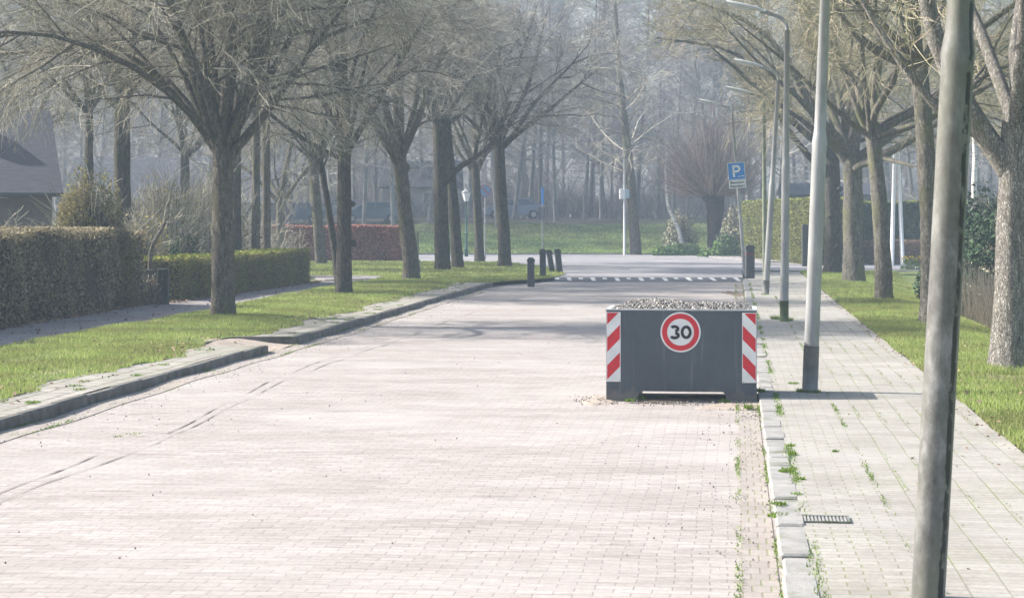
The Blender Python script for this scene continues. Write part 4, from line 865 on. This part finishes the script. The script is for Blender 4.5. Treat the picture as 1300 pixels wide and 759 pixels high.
def warn_panel(x0,mirror):
    pm=MB(); x1=x0+pw; pm.box((x0,-.014,ph0),(x1,-.003,ph1),0)
    per=.305; hgt=ph1-ph0; bd=.008
    def X(u): return x1-u if mirror else x0+u
    inner_w=pw-2*bd
    # red bands rising at about 45 degrees, clipped to the panel
    for k in range(-1,5):
        zc=ph1-.0-k*per*.5*2+.02   # top of band at the left edge
        lo_,hi_=zc-.155,zc
        poly=[]
        rise=.145
        pts=[(bd,lo_),(pw-bd,lo_+rise),(pw-bd,hi_+rise),(bd,hi_)]
        # clip in z
        def clip(poly,zc_,above):
            out=[]
            for i in range(len(poly)):
                a_,c_=poly[i],poly[(i+1)%len(poly)]; ia=(a_[1]>=zc_)==above or a_[1]==zc_; ic=(c_[1]>=zc_)==above or c_[1]==zc_
                if ia: out.append(a_)
                if ia!=ic:
                    t_=(zc_-a_[1])/(c_[1]-a_[1]); out.append((a_[0]+t_*(c_[0]-a_[0]),zc_))
            return out
        pts=clip(pts,ph0+bd,True); 
        if len(pts)>2: pts=clip(pts,ph1-bd,False)
        if len(pts)<3: continue
        pts=[(X(u),z_) for u,z_ in pts]
        if mirror: pts=pts[::-1]
        pm.prism(pts,-.0165,-.0145,m=1)
    o=pm.build('warning_panel',[M_white,M_red],bar); return o
warn_panel(-bw+.004,False)['label']='striped panel with red bands rising to the right'
warn_panel(bw-pw-.004,True)['label']='striped panel with red bands rising to the left'
def disc(mb,r,y0,y1,m,cx=0,cz=0,S=48,r_in=0):
    if r_in:
        a_=np.linspace(0,2*math.pi,S,endpoint=False); V=[]
        for rr,yy in ((r,y0),(r_in,y0),(r,y1),(r_in,y1)): V+= [(cx+rr*math.cos(t),yy,cz+rr*math.sin(t)) for t in a_]
        q=[]
        for i in range(S):
            j=(i+1)%S; q+=[(i,j,S+j,S+i),(i,2*S+i,2*S+j,j),(S+i,S+j,3*S+j,3*S+i)]
        mb.add(V,np.array(q),m)
    else: mb.prism([(cx+r*math.cos(t),cz+r*math.sin(t)) for t in np.linspace(0,2*math.pi,S,endpoint=False)],y0,y1,m=m)
sx_,sz_=XA(864,BY)-bc,ZA(421.5,BY)
sg=MB(); disc(sg,.222,-.012,-.002,0,sx_,sz_); disc(sg,.204,-.0145,-.0125,1,sx_,sz_,r_in=.148)
sgo=sg.build('speed_sign',[M_white,M_red],bar)
def text(body,size,mat,parent,x,z,y,name='lettering',bold=.0,rot=0,xs=1.0):
    cu=bpy.data.curves.new(name,'FONT'); cu.body=body; cu.size=size; cu.extrude=.0015; cu.offset=bold; cu.align_x='CENTER'; cu.align_y='CENTER'; cu.resolution_u=8
    to=bpy.data.objects.new(name,cu); C.objects.link(to); bpy.context.view_layer.update()
    me=bpy.data.meshes.new_from_object(to.evaluated_get(bpy.context.evaluated_depsgraph_get())); bpy.data.objects.remove(to)
    o=bpy.data.objects.new(name,me); C.objects.link(o); me.materials.clear(); me.materials.append(mat)
    o.parent=parent; o.location=(x,y,z); o.rotation_euler=(math.radians(90),rot,0); o.scale=(xs,1,1); return o
def stroke(mb,pts,w,y0,y1):
    """a rounded stroke of constant width in the x-z plane"""
    P=np.array(pts,float); T=np.gradient(P,axis=0); T/=np.linalg.norm(T,axis=1,keepdims=True); N=np.stack([-T[:,1],T[:,0]],1)*w/2
    A_=P+N; B_=P-N; n=len(P); V=[(a[0],y0,a[1]) for a in A_]+[(b[0],y0,b[1]) for b in B_]+[(a[0],y1,a[1]) for a in A_]+[(b[0],y1,b[1]) for b in B_]
    q=[]
    closed=np.allclose(P[0],P[-1])
    for i in range(n-1): q+=[(i,i+1,n+i+1,n+i),(2*n+i,2*n+i+1,i+1,i),(n+i,n+i+1,3*n+i+1,3*n+i)]
    q+=[(0,n,3*n,2*n),(n-1,2*n-1,4*n-1,3*n-1)]
    mb.add(V,np.array(q),0)
dg=MB(); h30=.150; sw=.0315
def arc(cx,cz,rx,rz,a0,a1,n=18): return [(cx+rx*math.cos(math.radians(t)),cz+rz*math.sin(math.radians(t))) for t in np.linspace(a0,a1,n)]
c3=-.066; ru=h30/4-sw/4
up_=arc(c3,h30/4-.001,.038,h30/4-sw/2+.003,150,-80); dn_=arc(c3,-h30/4+.001,.043,h30/4-sw/2+.005,80,-155)
stroke(dg,up_,sw,-.0165,-.0125); stroke(dg,dn_,sw,-.0172,-.0125)
stroke(dg,arc(.062,0,.044,h30/2-sw/2,90,450,40),sw,-.0165,-.0125)
do=dg.build('numerals',M_black,sgo); do.location=(sx_,-.0,sz_)
# gravel fill
gm=MB(); n=5200; rg2=np.random.default_rng(12)
X=rg2.uniform(-bw+.06,bw-.06,n); Yv=rg2.uniform(.06,BD-.06,n); mound=.10*np.clip(np.minimum(np.minimum(X+bw-.04,bw-.04-X)*5,np.minimum(Yv-.03,BD-.03-Yv)*3.2),0,1)*(.8+.25*np.sin(X*5)*np.sin(Yv*6+1))
Z=BH-.015+mound+rg2.uniform(-.01,.012,n)
oct_=np.array([(1,0,0),(-1,0,0),(0,1,0),(0,-1,0),(0,0,1),(0,0,-1)],float); of=np.array([(0,2,4),(2,1,4),(1,3,4),(3,0,4),(2,0,5),(1,2,5),(3,1,5),(0,3,5)])
sz3=rg2.uniform(.008,.02,(n,1,1))*rg2.uniform(.7,1.3,(n,1,3)); V=oct_[None]*sz3+rg2.normal(size=(n,6,3))*.0035
ang=rg2.uniform(0,6.28,n); cc,ss=np.cos(ang)[:,None],np.sin(ang)[:,None]; V=np.stack([V[...,0]*cc-V[...,2]*ss,V[...,1],V[...,0]*ss+V[...,2]*cc],-1)+np.stack([X,Yv,Z],1)[:,None]
gm.add(V.reshape(-1,3),((np.arange(n)*6)[:,None,None]+of[None]).reshape(-1,3))
xs=np.linspace(-bw+.033,bw-.033,40); ys=np.linspace(.033,BD-.033,20); GX,GY=np.meshgrid(xs,ys); mo=.10*np.clip(np.minimum(np.minimum(GX+bw-.04,bw-.04-GX)*5,np.minimum(GY-.03,BD-.03-GY)*3.2),0,1)*(.8+.25*np.sin(GX*5)*np.sin(GY*6+1))
i_,j_=np.meshgrid(np.arange(39),np.arange(19)); a=(j_*40+i_).ravel(); gm.add(np.stack([GX.ravel(),GY.ravel(),(BH-.02+mo).ravel()],1),np.stack([a,a+1,a+41,a+40],1))
go=gm.build('gravel',M_stone); go.location=(bc,BY,0); go.rotation_euler=(0,0,-RZ); tag(go,'heap of grey gravel filling the dark barrier box','gravel',kind='stuff')
# dirt gathered round and under the box; box shade painted into the soil
def patch(name,cx,cy,rx,ry,mat,seed,z=.007,hump=.0):
    rp_=random.Random(seed); m=36; k=6; V=[]
    ph=[rp_.uniform(0,6) for _ in range(4)]
    V.append((cx,cy,float(road_z(cx,cy))+z+hump))
    for r_i in range(1,k+1):
        for i in range(m):
            t=2*math.pi*i/m; f=1+.22*math.sin(2*t+ph[0])+.16*math.sin(5*t+ph[1])+.09*math.sin(9*t+ph[2]); x=cx+rx*f*math.cos(t)*r_i/k; y=cy+ry*f*math.sin(t)*r_i/k
            V.append((x,y,float(road_z(x,y))+z+hump*(1-(r_i/k)**2)-(.012 if r_i==k else 0)))
    q=[(1+(r_i)*m+i,1+r_i*m+(i+1)%m,1+(r_i+1)*m+(i+1)%m,1+(r_i+1)*m+i) for r_i in range(k-1) for i in range(m)]; tr=[(0,1+i,1+(i+1)%m) for i in range(m)]
    o=MB().add(V,[np.array(q),np.array(tr)]).build(name,mat,smooth=True); return tag(o,kind='structure')
patch('soil_patch',bc+.05,BY+.16,.60,.42,noisemat('dark damp soil', [(.3,(.035,.028,.02)),(.7,(.11,.09,.07))], 7, bump=.9, bdist=.03, bsc=30),1,z=.010,hump=.02)  # soil, coloured darker to stand in for the shadow under the box
patch('sand_patch',BX0-.05,BY+.15,.26,.45,M_sand,2,hump=.01)
patch('sand_patch',BX1-.20,BY-.55,.42,.42,M_sand,3,hump=.01)
x,y=G(937,375); patch('sand_patch',x+.05,y+1,.22,2.6,M_soil,4)
cr=MB(); 
for (cx,cy,sx2,sy2,n) in ((bc+.2,BY-.15,.75,.3,420),(BX0-.1,BY+.1,.2,.35,160),(BX1-.1,BY-.8,.25,.9,300)):
    X=cx+rg2.normal(size=n)*sx2*.6; Yv=cy+rg2.normal(size=n)*sy2*.6; Z=road_z(X,Yv)+.012; s3=rg2.uniform(.004,.012,(n,1,1)); V=oct_[None]*s3+np.stack([X,Yv,Z],1)[:,None]
    cr.add(V.reshape(-1,3),((np.arange(n)*6)[:,None,None]+of[None]).reshape(-1,3))
n=2600; Yv=rg2.uniform(11,60,n); side=rg2.uniform(size=n); X=np.where(side<.45,-6.73+.104*Yv+np.abs(rg2.normal(size=n))*.35+.02,np.where(side<.8,.26+SL*Yv-np.abs(rg2.normal(size=n))*.3-.02,rg2.uniform(0,1,n)*7-6.5+.11*Yv)); Z=road_z(X,Yv)+.012; s3=rg2.uniform(.003,.009,(n,1,1)); V=oct_[None]*s3+np.stack([X,Yv,Z],1)[:,None]
cr.add(V.reshape(-1,3),((np.arange(n)*6)[:,None,None]+of[None]).reshape(-1,3))
tag(cr.build('dirt_crumbs',M_stone),'crumbs of soil and grit scattered on the road and round the barrier feet','dirt',kind='stuff')

# drain grate
x,y=G(1045,660,PZ); dgm=empty('drain_grate',(x,y,PZ),-RZ); tag(dgm,'small ribbed drain grate set in the pavement next to the kerb','drain grate')
f=MB(); f.box((-.17,-.13,-.05),(.17,-.112,.014)); f.box((-.17,.112,-.05),(.17,.13,.014)); f.box((-.17,-.11,-.05),(-.155,.11,.013)); f.box((.155,-.11,-.05),(.17,.11,.013)); f.box((-.153,-.108,-.05),(.153,.108,.004)); f.build('frame',M_galvd,dgm)
f=MB()
for k in range(13): f.box((-.145+k*.0235,-.106,-.02),(-.145+k*.0235+.011,.106,.0115))
f.build('bars',M_kerb,dgm)

# ------------------------------------------------------------------ street lamps
def lamp(px,py,ptop,label,mat,z=PZ,r=.085,hgt=6.0,head_px=None,azdeg=180,ystep=2.85,pole_mat_base=None,Y=None,X=None,arm=.95,hl=.75,rise=.25,r2=.06):
    if Y is None: X,Y=G(px,py,z)
    e=empty('street_lamp',(X,Y,z)); tag(e,label,'street lamp','tall lamp posts along the pavement')
    lx=ptop        # horizontal lean (metres at full height)
    fr=lambda zz:(lx*zz/hgt,0,zz)
    m=MB(); zs=[-.1,0,ystep-.10,ystep-.04,ystep+.06,ystep+.12,hgt-.35]; rs=[r,r*1.0,r*.97,r*1.03,r*.86,r2*1.12,r2*.8]
    m.tube([fr(q_) for q_ in zs],rs,24); po=m.build('pole',mat,e,smooth=True)
    a_=math.radians(azdeg); dx,dy=math.cos(a_),math.sin(a_); t=fr(hgt-.35); A_=MB()
    pts=[(t[0],0,t[2]-.1)]
    for k in range(9):
        u=k/8*math.pi/2*.80; pts.append((t[0]+dx*.28*(1-math.cos(u))*1.0,dy*.28*(1-math.cos(u)),t[2]+.28*math.sin(u)))
    lp=pts[-1]; pts.append((lp[0]+dx*.30,dy*.30+lp[1],lp[2]+.10)); A_.tube(pts,[r2*.8]+[r2*.62]*(len(pts)-1),12); A_.build('arm',mat,e,smooth=True)
    q0=pts[-1]; Mh=Matrix.Translation(q0)@Matrix.Rotation(a_,4,'Z')@Matrix.Rotation(-math.atan(rise),4,'Y')
    hd=MB(); prof=[(-.06,.03),(.1,.055),(.35,.075),(hl-.1,.06),(hl,.02)]   # along x: half height
    secs=[(-.08,.035,.03),(.02,.06,.05),(.12,.095,.065),(hl*.6,.10,.06),(hl*.92,.075,.045),(hl,.03,.02)]
    V=[];S=14
    for (u,wy,hz_) in secs:
        for i in range(S):
            t_=2*math.pi*i/S; V.append(Mh@Vector((u,wy*math.cos(t_),hz_*max(math.sin(t_),-.25))))
    q=[(k*S+i,k*S+(i+1)%S,(k+1)*S+(i+1)%S,(k+1)*S+i) for k in range(len(secs)-1) for i in range(S)]
    hd.add(V,[np.array(q),np.array([list(range(S))]),np.array([[5*S+i for i in range(S)][::-1]])]); ho_=hd.build('lamp_head',M_head,e,smooth=True)
    gl=MB(); V=[]
    secs=[(.13,.03,.01),(.18,.078,.055),(hl*.6,.085,.06),(hl*.85,.06,.045),(hl*.9,.02,.01)]
    for (u,wy,hz_) in secs:
        for i in range(S):
            t_=2*math.pi*i/S; V.append(Mh@Vector((u,wy*math.cos(t_),-.012+hz_*min(math.sin(t_),.0))))
    q=[(k*S+i,k*S+(i+1)%S,(k+1)*S+(i+1)%S,(k+1)*S+i) for k in range(len(secs)-1) for i in range(S)]
    gl.add(V,np.array(q)); gl.build('lamp_glass',M_glass,ho_,smooth=True)
    return e
# near weathered post
Y=9.9; X=XA(1184.5,Y)-.025
lamp(0,0,.33,'weathered lamp post with a black streak down its side, closest to the viewer',M_pole_near,Y=Y,X=X,r=.085,ystep=2.82,r2=.062,z=.075)
lamp(1028,497,.235,'clean grey lamp post casting its shade on the pavement next to the barrier',M_galv,z=PZ,ystep=2.86)
lamp(995.5,408,.06,'straight lamp post with green algae at its foot, weeds round the base',M_galv,ystep=3.0,hgt=5.95,r=.082)
lamp(972,373,.36,'lamp post with a dark foot, second before the bollard',M_galvd if False else M_galv,ystep=2.9,hgt=6.0,r=.085)
lamp(971,357,-.03,'greenish thin lamp post just behind the one with the dark foot',noisemat('algae paint',[(.3,(.16,.18,.12)),(.7,(.28,.30,.22))],4),ystep=2.9,hgt=6.0,r=.075,hl=.8)
eP=lamp(945.5,347,-.48,'leaning lamp post that carries the blue parking sign',M_galv,z=TZ,ystep=2.9,hgt=6.05,r=.062,r2=.05)
# algae collar as part of the third lamp's foot is in its own sleeve
def sleeve(px,py,lean,r,h,col,name='foot_sleeve'):
    pass
for o in [q_ for q_ in C.objects if q_.get('label','').startswith('straight lamp post')]:
    m=MB(); m.tube([(0,0,-.02),(.002,0,.40)],[.0865,.0855],24); m.build('foot_band',noisemat('green algae',[(.3,(.05,.07,.025)),(.7,(.10,.13,.05))],9),o,smooth=True)
for o in [q_ for q_ in C.objects if q_.get('label','').startswith(('lamp post with a dark foot','clean grey lamp'))]:
    m=MB(); hh=.36 if 'dark' in o['label'] else .52; ln=.36 if 'dark' in o['label'] else .235
    m.tube([(0,0,-.02),(ln*hh/6,0,hh)],[.0895,.0885],24); m.build('foot_band',noisemat('dark bitumen paint',[(.3,(.13,.132,.13)),(.7,(.25,.25,.245))],5),o,smooth=True)

# parking sign on the leaning post
X,Y=G(945.5,347,TZ); sc_=Y/F
pc=empty('parking_sign',(XA(934.5,Y),Y-.08,ZA(217.5,Y))); pc.rotation_euler=(0,math.radians(-4.5),0)
tag(pc,'blue parking sign with a white P and a white plate below','sign')
s2=.62/2*1.0; m=MB(); m.box((-s2,-.012,-s2),(s2,0,s2)); pl=m.build('plate',M_white,pc)
m=MB(); m.box((-s2+.018,-.0145,-s2+.018),(s2-.018,-.0125,s2-.018)); pf=m.build('blue_face',M_blue,pl)
pm=MB(); sw=.075; stroke(pm,[(-.10,-.215),(-.10,0),(-.10,.215)],sw,-.018,-.015)
bowl=[(-.135,.1775),(-.05,.1775)]+arc(.02,.085,.092,.0925,90,-90,16)+[(-.05,-.0075),(-.1,-.0075)]
stroke(pm,bowl,sw,-.0186,-.015); pm.build('letter',M_white,pf)
pm=MB(); pm.box((.02,-.0165,-.205),(.15,-.015,-.19)); pm.prism([(.15,-.2),(.18,-.175),(.24,-.175),(.265,-.195),(.24,-.205)],-.0165,-.015); pm.build('symbol',M_white,pf)
m=MB(); m.box((-s2+.01,-.012,-s2-.30),(s2+.0,0,-s2-.02)); p2=m.build('lower_plate',M_white,pc)
text('Bewoners',.125,M_black,p2,0,-s2-.10,-.0150,bold=.003); text('Bezoekers',.125,M_black,p2,0,-s2-.225,-.0150,bold=.003)
for zb_ in (.08,-.2): MB().box((-.06,0.001,zb_),(.06,.10,zb_+.04)).build('bracket',M_post,pc)

# bollards
def bollard(px,py,ptop,w_px,label,z,lean=0,stripe=False,group=None):
    X,Y=G(px,py,z); hgt=(py-ptop)/F*Y; w_=w_px/F*Y/2; e=empty('bollard',(X,Y,z)); tag(e,label,'bollard',group)
    sh=Matrix.Shear('XY',4,(0,0)) if False else Matrix.Identity(4); sh[0][2]=lean
    m=MB(); m.cbox((-w_,-w_,-.1),(w_,w_,hgt-.14),.02,M=sh); m.build('post',M_bollard,e)
    m=MB(); m.prism([(-w_-.012,hgt-.138),(w_+.012,hgt-.138),(w_+.012,hgt-.06),(w_*.6,hgt),(-w_*.6,hgt),(-w_-.012,hgt-.06)],-w_-.012,w_+.012,M=sh); m.build('cap',M_bollard,e)
    if stripe:
        m=MB(); m.cbox((-w_-.004,-w_-.004,hgt-.34),(w_+.004,w_+.004,hgt-.24),.02,M=sh); m.build('reflector_band',plain('dull red band',(.14,.04,.045)),e)
    return e
GB='dark bollards at the corner of the left verge'
bollard(674,360,327,9,'dark bollard standing alone at the kerb end of the left verge',.12,group=GB)
bollard(689,351,316,8,'dark bollard between the lone one and the leaning pair',.12,group=GB)
bollard(701,345,317,7,'slim bollard leaning backwards in the pair at the road corner',.12,lean=-.16,group=GB)
bollard(710.5,346,316,8,'dark bollard at the road corner, last before the asphalt',.12,lean=-.10,group=GB)
bollard(952,352,311,11,'dark bollard with a dull red band beside the parking sign',TZ,stripe=True)

# slim posts and signs beyond
X,Y=G(530,347,.13); e=empty('marker_post',(X,Y,.1)); tag(e,'slim pale grey marker post beside the gnarled street tree','post')
m=MB(); m.tube([(0,0,-.05),(0,0,(345-292)/F*Y)],.05,10); m.build('post',M_post,e,smooth=True); m=MB(); m.cbox((-.12,-.1,-.05),(.10,.1,.52),.02); m.build('box',M_post,e)
X,Y=XA(592,102),102; e=empty('lantern_post',(X,Y,.05)); tag(e,'green old fashioned lantern post with a milky lantern','street lamp')
m=MB(); hh=ZA(257,Y); m.lathe([(.10,0),(.10,.35),(.13,.38),(.07,.5),(.055,1.2),(.075,1.25),(.05,1.3),(.04,hh-.1),(.06,hh-.06),(.06,hh)],14); m.build('post',M_green,e,smooth=True)
m=MB(); m.lathe([(.10,hh+.0),(.12,hh+.03),(.22,hh+.44),(.2,hh+.45)],6); l_=m.build('lantern',M_lant,e)
m=MB(); m.lathe([(.27,hh+.455),(.25,hh+.5),(.08,hh+.62),(.04,hh+.70)],6); m.build('roof',M_post,e)
X,Y=XA(616,95),95; e=empty('traffic_sign',(X,Y,.1)); tag(e,'round blue sign with a red rim on a grey pole behind the slim street tree','sign')
hh=ZA(234,Y); m=MB(); m.tube([(0,0,-.1),(0,0,hh)],.035,10); m.build('pole',M_post,e)
m=MB(); disc(m,.31,-.06,-.045,0,0,ZA(245,Y)); disc(m,.30,-.064,-.061,1,0,ZA(245,Y),r_in=.255); m.prism([(-.19,ZA(245,Y)+.13),(-.13,ZA(245,Y)+.19),(.19,ZA(245,Y)-.13),(.13,ZA(245,Y)-.19)],-.064,-.061,m=1); m.build('disc',[M_lightblue,plain('faded red',(.30,.10,.11))],e)
X,Y=XA(688.5,106),106; e=empty('street_name_post',(X,Y,.05)); tag(e,'slim pole with an edge-on blue sign and a small dark box','sign')
hh=ZA(240,Y); m=MB(); m.tube([(0,0,-.1),(0,0,hh)],.035,10); m.build('pole',M_post,e)
m=MB(); m.box((-.05,-.5,hh-.9),(.06,-.04,hh)); m.build('sign_plate',M_blue,e); m=MB(); m.cbox((-.24,-.08,ZA(280,Y)),(-.05,.08,ZA(264,Y)),.01); m.cbox((.05,-.08,ZA(280,Y)),(.16,.08,ZA(264,Y)),.01); m.build('box',M_bollard,e)
X,Y=XA(793,107),107; e=empty('utility_pole',(X,Y,.05)); tag(e,'white metal pole with a small white box halfway up, at the bank foot','pole')
m=MB(); m.tube([(0,0,-.1),(0,0,ZA(186,Y))],[.085,.055],12); m.build('pole',M_rim,e,smooth=True)
m=MB(); m.cbox((-.28,-.14,ZA(254,Y)),(.02,.14,ZA(241,Y)),.02); m.build('box',M_white,e); m=MB(); m.cbox((.025,-.14,ZA(253,Y)),(.33,.14,ZA(242,Y)),.02); m.build('screen_box',plain('pale blue box',(.35,.47,.52)),e)
for k,(px,tx,lb) in enumerate(((1132,1137,'tall white pole behind the patched trunk, the straighter of two'),(1146,1139,'tall white pole leaning against its twin behind the patched trunk'))):
    Y=80.5; e=empty('white_pole',(XA(px,Y),Y,.05)); tag(e,lb,'pole','twin white poles behind the right verge'); m=MB(); m.tube([(0,0,-.1),(XA(tx,Y)-XA(px,Y),0,6.2)],[.095,.06],12); m.build('shaft',M_white,e,smooth=True); m=MB(); m.lathe([(.02,6.2),(.07,6.23),(.07,6.3),(.01,6.34)],10,M=Matrix.Translation((XA(tx,Y)-XA(px,Y),0,0))); m.build('finial',M_rim,e)
X,Y=XA(1022,80),80; e=MB(); e.cbox((-.13,-.1,-.1),(.13,.1,ZA(285,80)),.02); e=e.build('cabinet_post',M_wood); e.location=(X,Y,.0); tag(e,'dark narrow green post standing before the notch of the hedge','post')
# gate posts and gate in the hedge gap
for k,(px,top,lb) in enumerate(((208,341,'broad dark wooden gate post at the start of the low hedge'),(190,342,'dark wooden gate post at the end of the tall hedge'))):
    Y=43.3+.9*k; e=MB(); e.cbox((-.13,-.08,-.1),(.11,.08,ZA(top,Y)),.015); e=e.build('gate_post',M_wood); e.location=(XA(px,Y),Y,.0); tag(e,lb,'gate post')

# ------------------------------------------------------------------ buildings
def house():
    Y=60; xr=XA(66,Y); e=empty('house',(xr,Y,.1),.32); tag(e,'purple brick house with a slate roof behind the tall hedge','house')
    L=14; D=8; h=ZA(238,Y)-.1; m=MB(); m.box((-L,0,-.2),(0,D,h)); m.prism([(0,h+.002),(D,h+.002),(D/2,h+2.4)],-L,-.0,'x'); m.build('wall',M_wall,e)
    m=MB(); t=.12
    m.prism([(-.45,h-.30),(D/2,h+2.42),(D/2,h+2.6),(-.55,h-.18)],-L-.3,.3,'x'); m.prism([(D+.45,h-.30),(D+.55,h-.18),(D/2+.003,h+2.6),(D/2+.003,h+2.42)],-L-.3,.3,'x'); rf=m.build('roof',M_roof,e)
    m=MB(); m.box((-L-.3,-.68,h-.30),(.3,-.56,h-.18)); m.build('gutter',M_wood,rf)
    m=MB(); m.box((-5,D/2-.4,h+2.9),(-4.2,D/2+.4,h+4.3)); m.build('chimney',M_wall,rf)
    for wx in (-2.6,-5.6,-8.6,-11.6):
        w_=MB(); w_.box((wx-.7,-.03,.7),(wx+.7,.05,.76)); w_.box((wx-.7,-.03,2.1),(wx+.7,.05,2.16)); w_.box((wx-.7,-.03,.762),(wx-.64,.05,2.098)); w_.box((wx+.64,-.03,.762),(wx+.7,.05,2.098)); w_.box((wx-.03,-.03,.762),(wx+.03,.05,2.098)); f_=w_.build('window',M_white,e)
        g_=MB(); g_.box((wx-.638,-.02,.764),(wx+.638,-.005,2.096)); g_.build('pane',M_pane,f_)
house()
def far_house(px,Y,wd,dp,h,rh,wm,label,rz=0,zb=None):
    X=XA(px,Y); z=float(terrain_z(np.array(X),np.array(float(Y)))) if zb is None else zb; e=empty('far_house',(X,Y,z),rz); tag(e,label,'house')
    m=MB(); m.box((-wd/2,0,-.3),(wd/2,dp,h)); m.prism([(0,h+.002),(dp,h+.002),(dp/2,h+rh)],-wd/2,wd/2,'x'); m.build('wall',wm,e)
    m=MB(); m.prism([(-.4,h-.25),(dp/2,h+rh+.02),(dp/2,h+rh+.2),(-.5,h-.1)],-wd/2-.2,wd/2+.2,'x'); m.prism([(dp+.4,h-.25),(dp+.5,h-.1),(dp/2+.003,h+rh+.2),(dp/2+.003,h+rh+.02)],-wd/2-.2,wd/2+.2,'x'); m.build('roof',M_roof,e)
    for k in range(int(wd/2.4)):
        wx=-wd/2+1.3+k*2.4; w_=MB(); w_.box((wx-.5,-.04,.9),(wx+.5,.02,2.1)); f_=w_.build('window',M_white,e); g_=MB(); g_.box((wx-.43,-.05,.97),(wx+.43,-.042,2.03)); g_.build('pane',M_pane,f_)
M_cream=plain('pale render',(.55,.55,.53),.8)
far_house(455,160,14,8,2.4,2.2,M_wall,'low brick house in the haze behind the red beech hedge')
far_house(215,118,13,8,2.9,2.6,M_wall,'brick house in the haze behind the garden trees')
far_house(534,150,6,5,2.6,1.8,M_cream,'small pale outbuilding in the haze between two street trees')
# low shed roof behind the green hedge
Y=104; e=empty('shed',(XA(1035,Y),Y,.1)); tag(e,'low dark shed whose roof shows above the green hedge','shed'); m=MB(); m.box((-1.3,0,-.2),(3.2,4,ZA(247,Y)-.1)); m.build('wall',M_wood,e); m=MB(); zt=ZA(247,Y)-.1; m.prism([(-.3,zt+.003),(2,zt+.65),(4.3,zt+.003)],-1.6,3.5,'x'); m.build('roof',M_roof,e)

# parked cars on the raised road behind the bank
def car(px,Y,rz,col,label,first=None):
    X=XA(px,Y); z=float(terrain_z(np.array(X),np.array(float(Y))))+.0
    e=empty('parked_car',(X,Y,z+.0),rz); tag(e,label,'car','cars parked in the haze beyond the bank'); cm=plain('car paint',col,.3,spec=.6)
    W=.85; side=[(-2.1,.35),(-2.15,.62),(-2.0,.82),(-1.15,.95),(-.45,1.42),(1.0,1.45),(1.75,1.02),(2.1,.95),(2.15,.45),(2.1,.3),(1.75,.28),(1.62,.55),(1.35,.65),(1.08,.55),(.95,.28),(-.95,.28),(-1.08,.55),(-1.35,.65),(-1.62,.55),(-1.75,.3)]
    m=MB(); n=len(side); V=[]
    for t,wf in ((-1,1),(1,1)):
        for (a_,b_) in side: V.append((a_,t*W*(1-.16*max(0,(b_-.9)/.55)),b_))
    m.add(V,[np.array([(i,(i+1)%n,n+(i+1)%n,n+i) for i in range(n)]),np.array([list(range(n))]),np.array([list(range(n,2*n))[::-1]])]); bo=m.build('body',cm,e)
    for t in (-1,1):
        y1=t*(W*(1-.0)+.004-.02); y2=t*(W*.86+.012)
        for P in ([(-1.0,.98),(-.42,1.34),(.2,1.36),(.2,.98)],[(.28,.98),(.28,1.36),(.95,1.37),(1.5,1.02)]):
            m=MB(); V=[(a_,t*(W*(1-.16*max(0,(b_-.9)/.55))+.006),b_) for a_,b_ in P]+[(a_,t*(W*(1-.16*max(0,(b_-.9)/.55))-.03),b_) for a_,b_ in P]
            m.add(V,np.array([(0,1,2,3),(4,5,6,7),(0,1,5,4),(1,2,6,5),(2,3,7,6),(3,0,4,7)])); m.build('window',M_pane,bo)
    for sx,P in ((-1,[(-1.17,.97),(-.50,1.40)]),(1,[(1.08,1.42),(1.72,1.06)])):
        m=MB(); (a0,b0),(a1,b1)=P; o_=.012*sx; V=[(a0+o_,-.66,b0+.012),(a0+o_,.66,b0+.012),(a1+o_,.62,b1+.012),(a1+o_,-.62,b1+.012)]; m.add(V,np.array([[0,1,2,3]])); m.build('windscreen' if sx<0 else 'rear_window',M_pane,bo)
    for wx in (-1.35,1.35):
        for t in (-1,1):
            M=Matrix.Translation((wx,t*.76,.31))@Matrix.Rotation(math.pi/2,4,'X'); m=MB(); m.lathe([(.2,-.1),(.31,-.09),(.31,.09),(.2,.1)],18,M=M); wh=m.build('wheel',M_tyre,e,smooth=False)
            m=MB(); m.lathe([(.19,-.105),(.19,.105)],14,M=M); m.build('hub',M_hub,wh)
    for sx in (-1,1):
        for t in (-1,1):
            m=MB(); m.box((sx*2.12-.04,t*.66-.13,.62),(sx*2.12+.04,t*.66+.13,.78)); m.build('headlight' if sx<0 else 'tail_light',M_white if sx<0 else M_red,bo)
    return e
car(372,131,.15,(.05,.08,.14),'dark blue parked car above the left end of the beech hedge')
car(428,140,.05,(.20,.22,.25),'grey parked car between the leaning mossy tree and the lumpy trunk')
car(470,131,.2,(.06,.10,.16),'dark parked car above the middle of the beech hedge')
car(652,138,.1,(.22,.27,.38),'pale blue parked car right of the corner street tree')
car(352,117.5,.3,(.42,.04,.025),'red parked car peeping above the beech hedge')
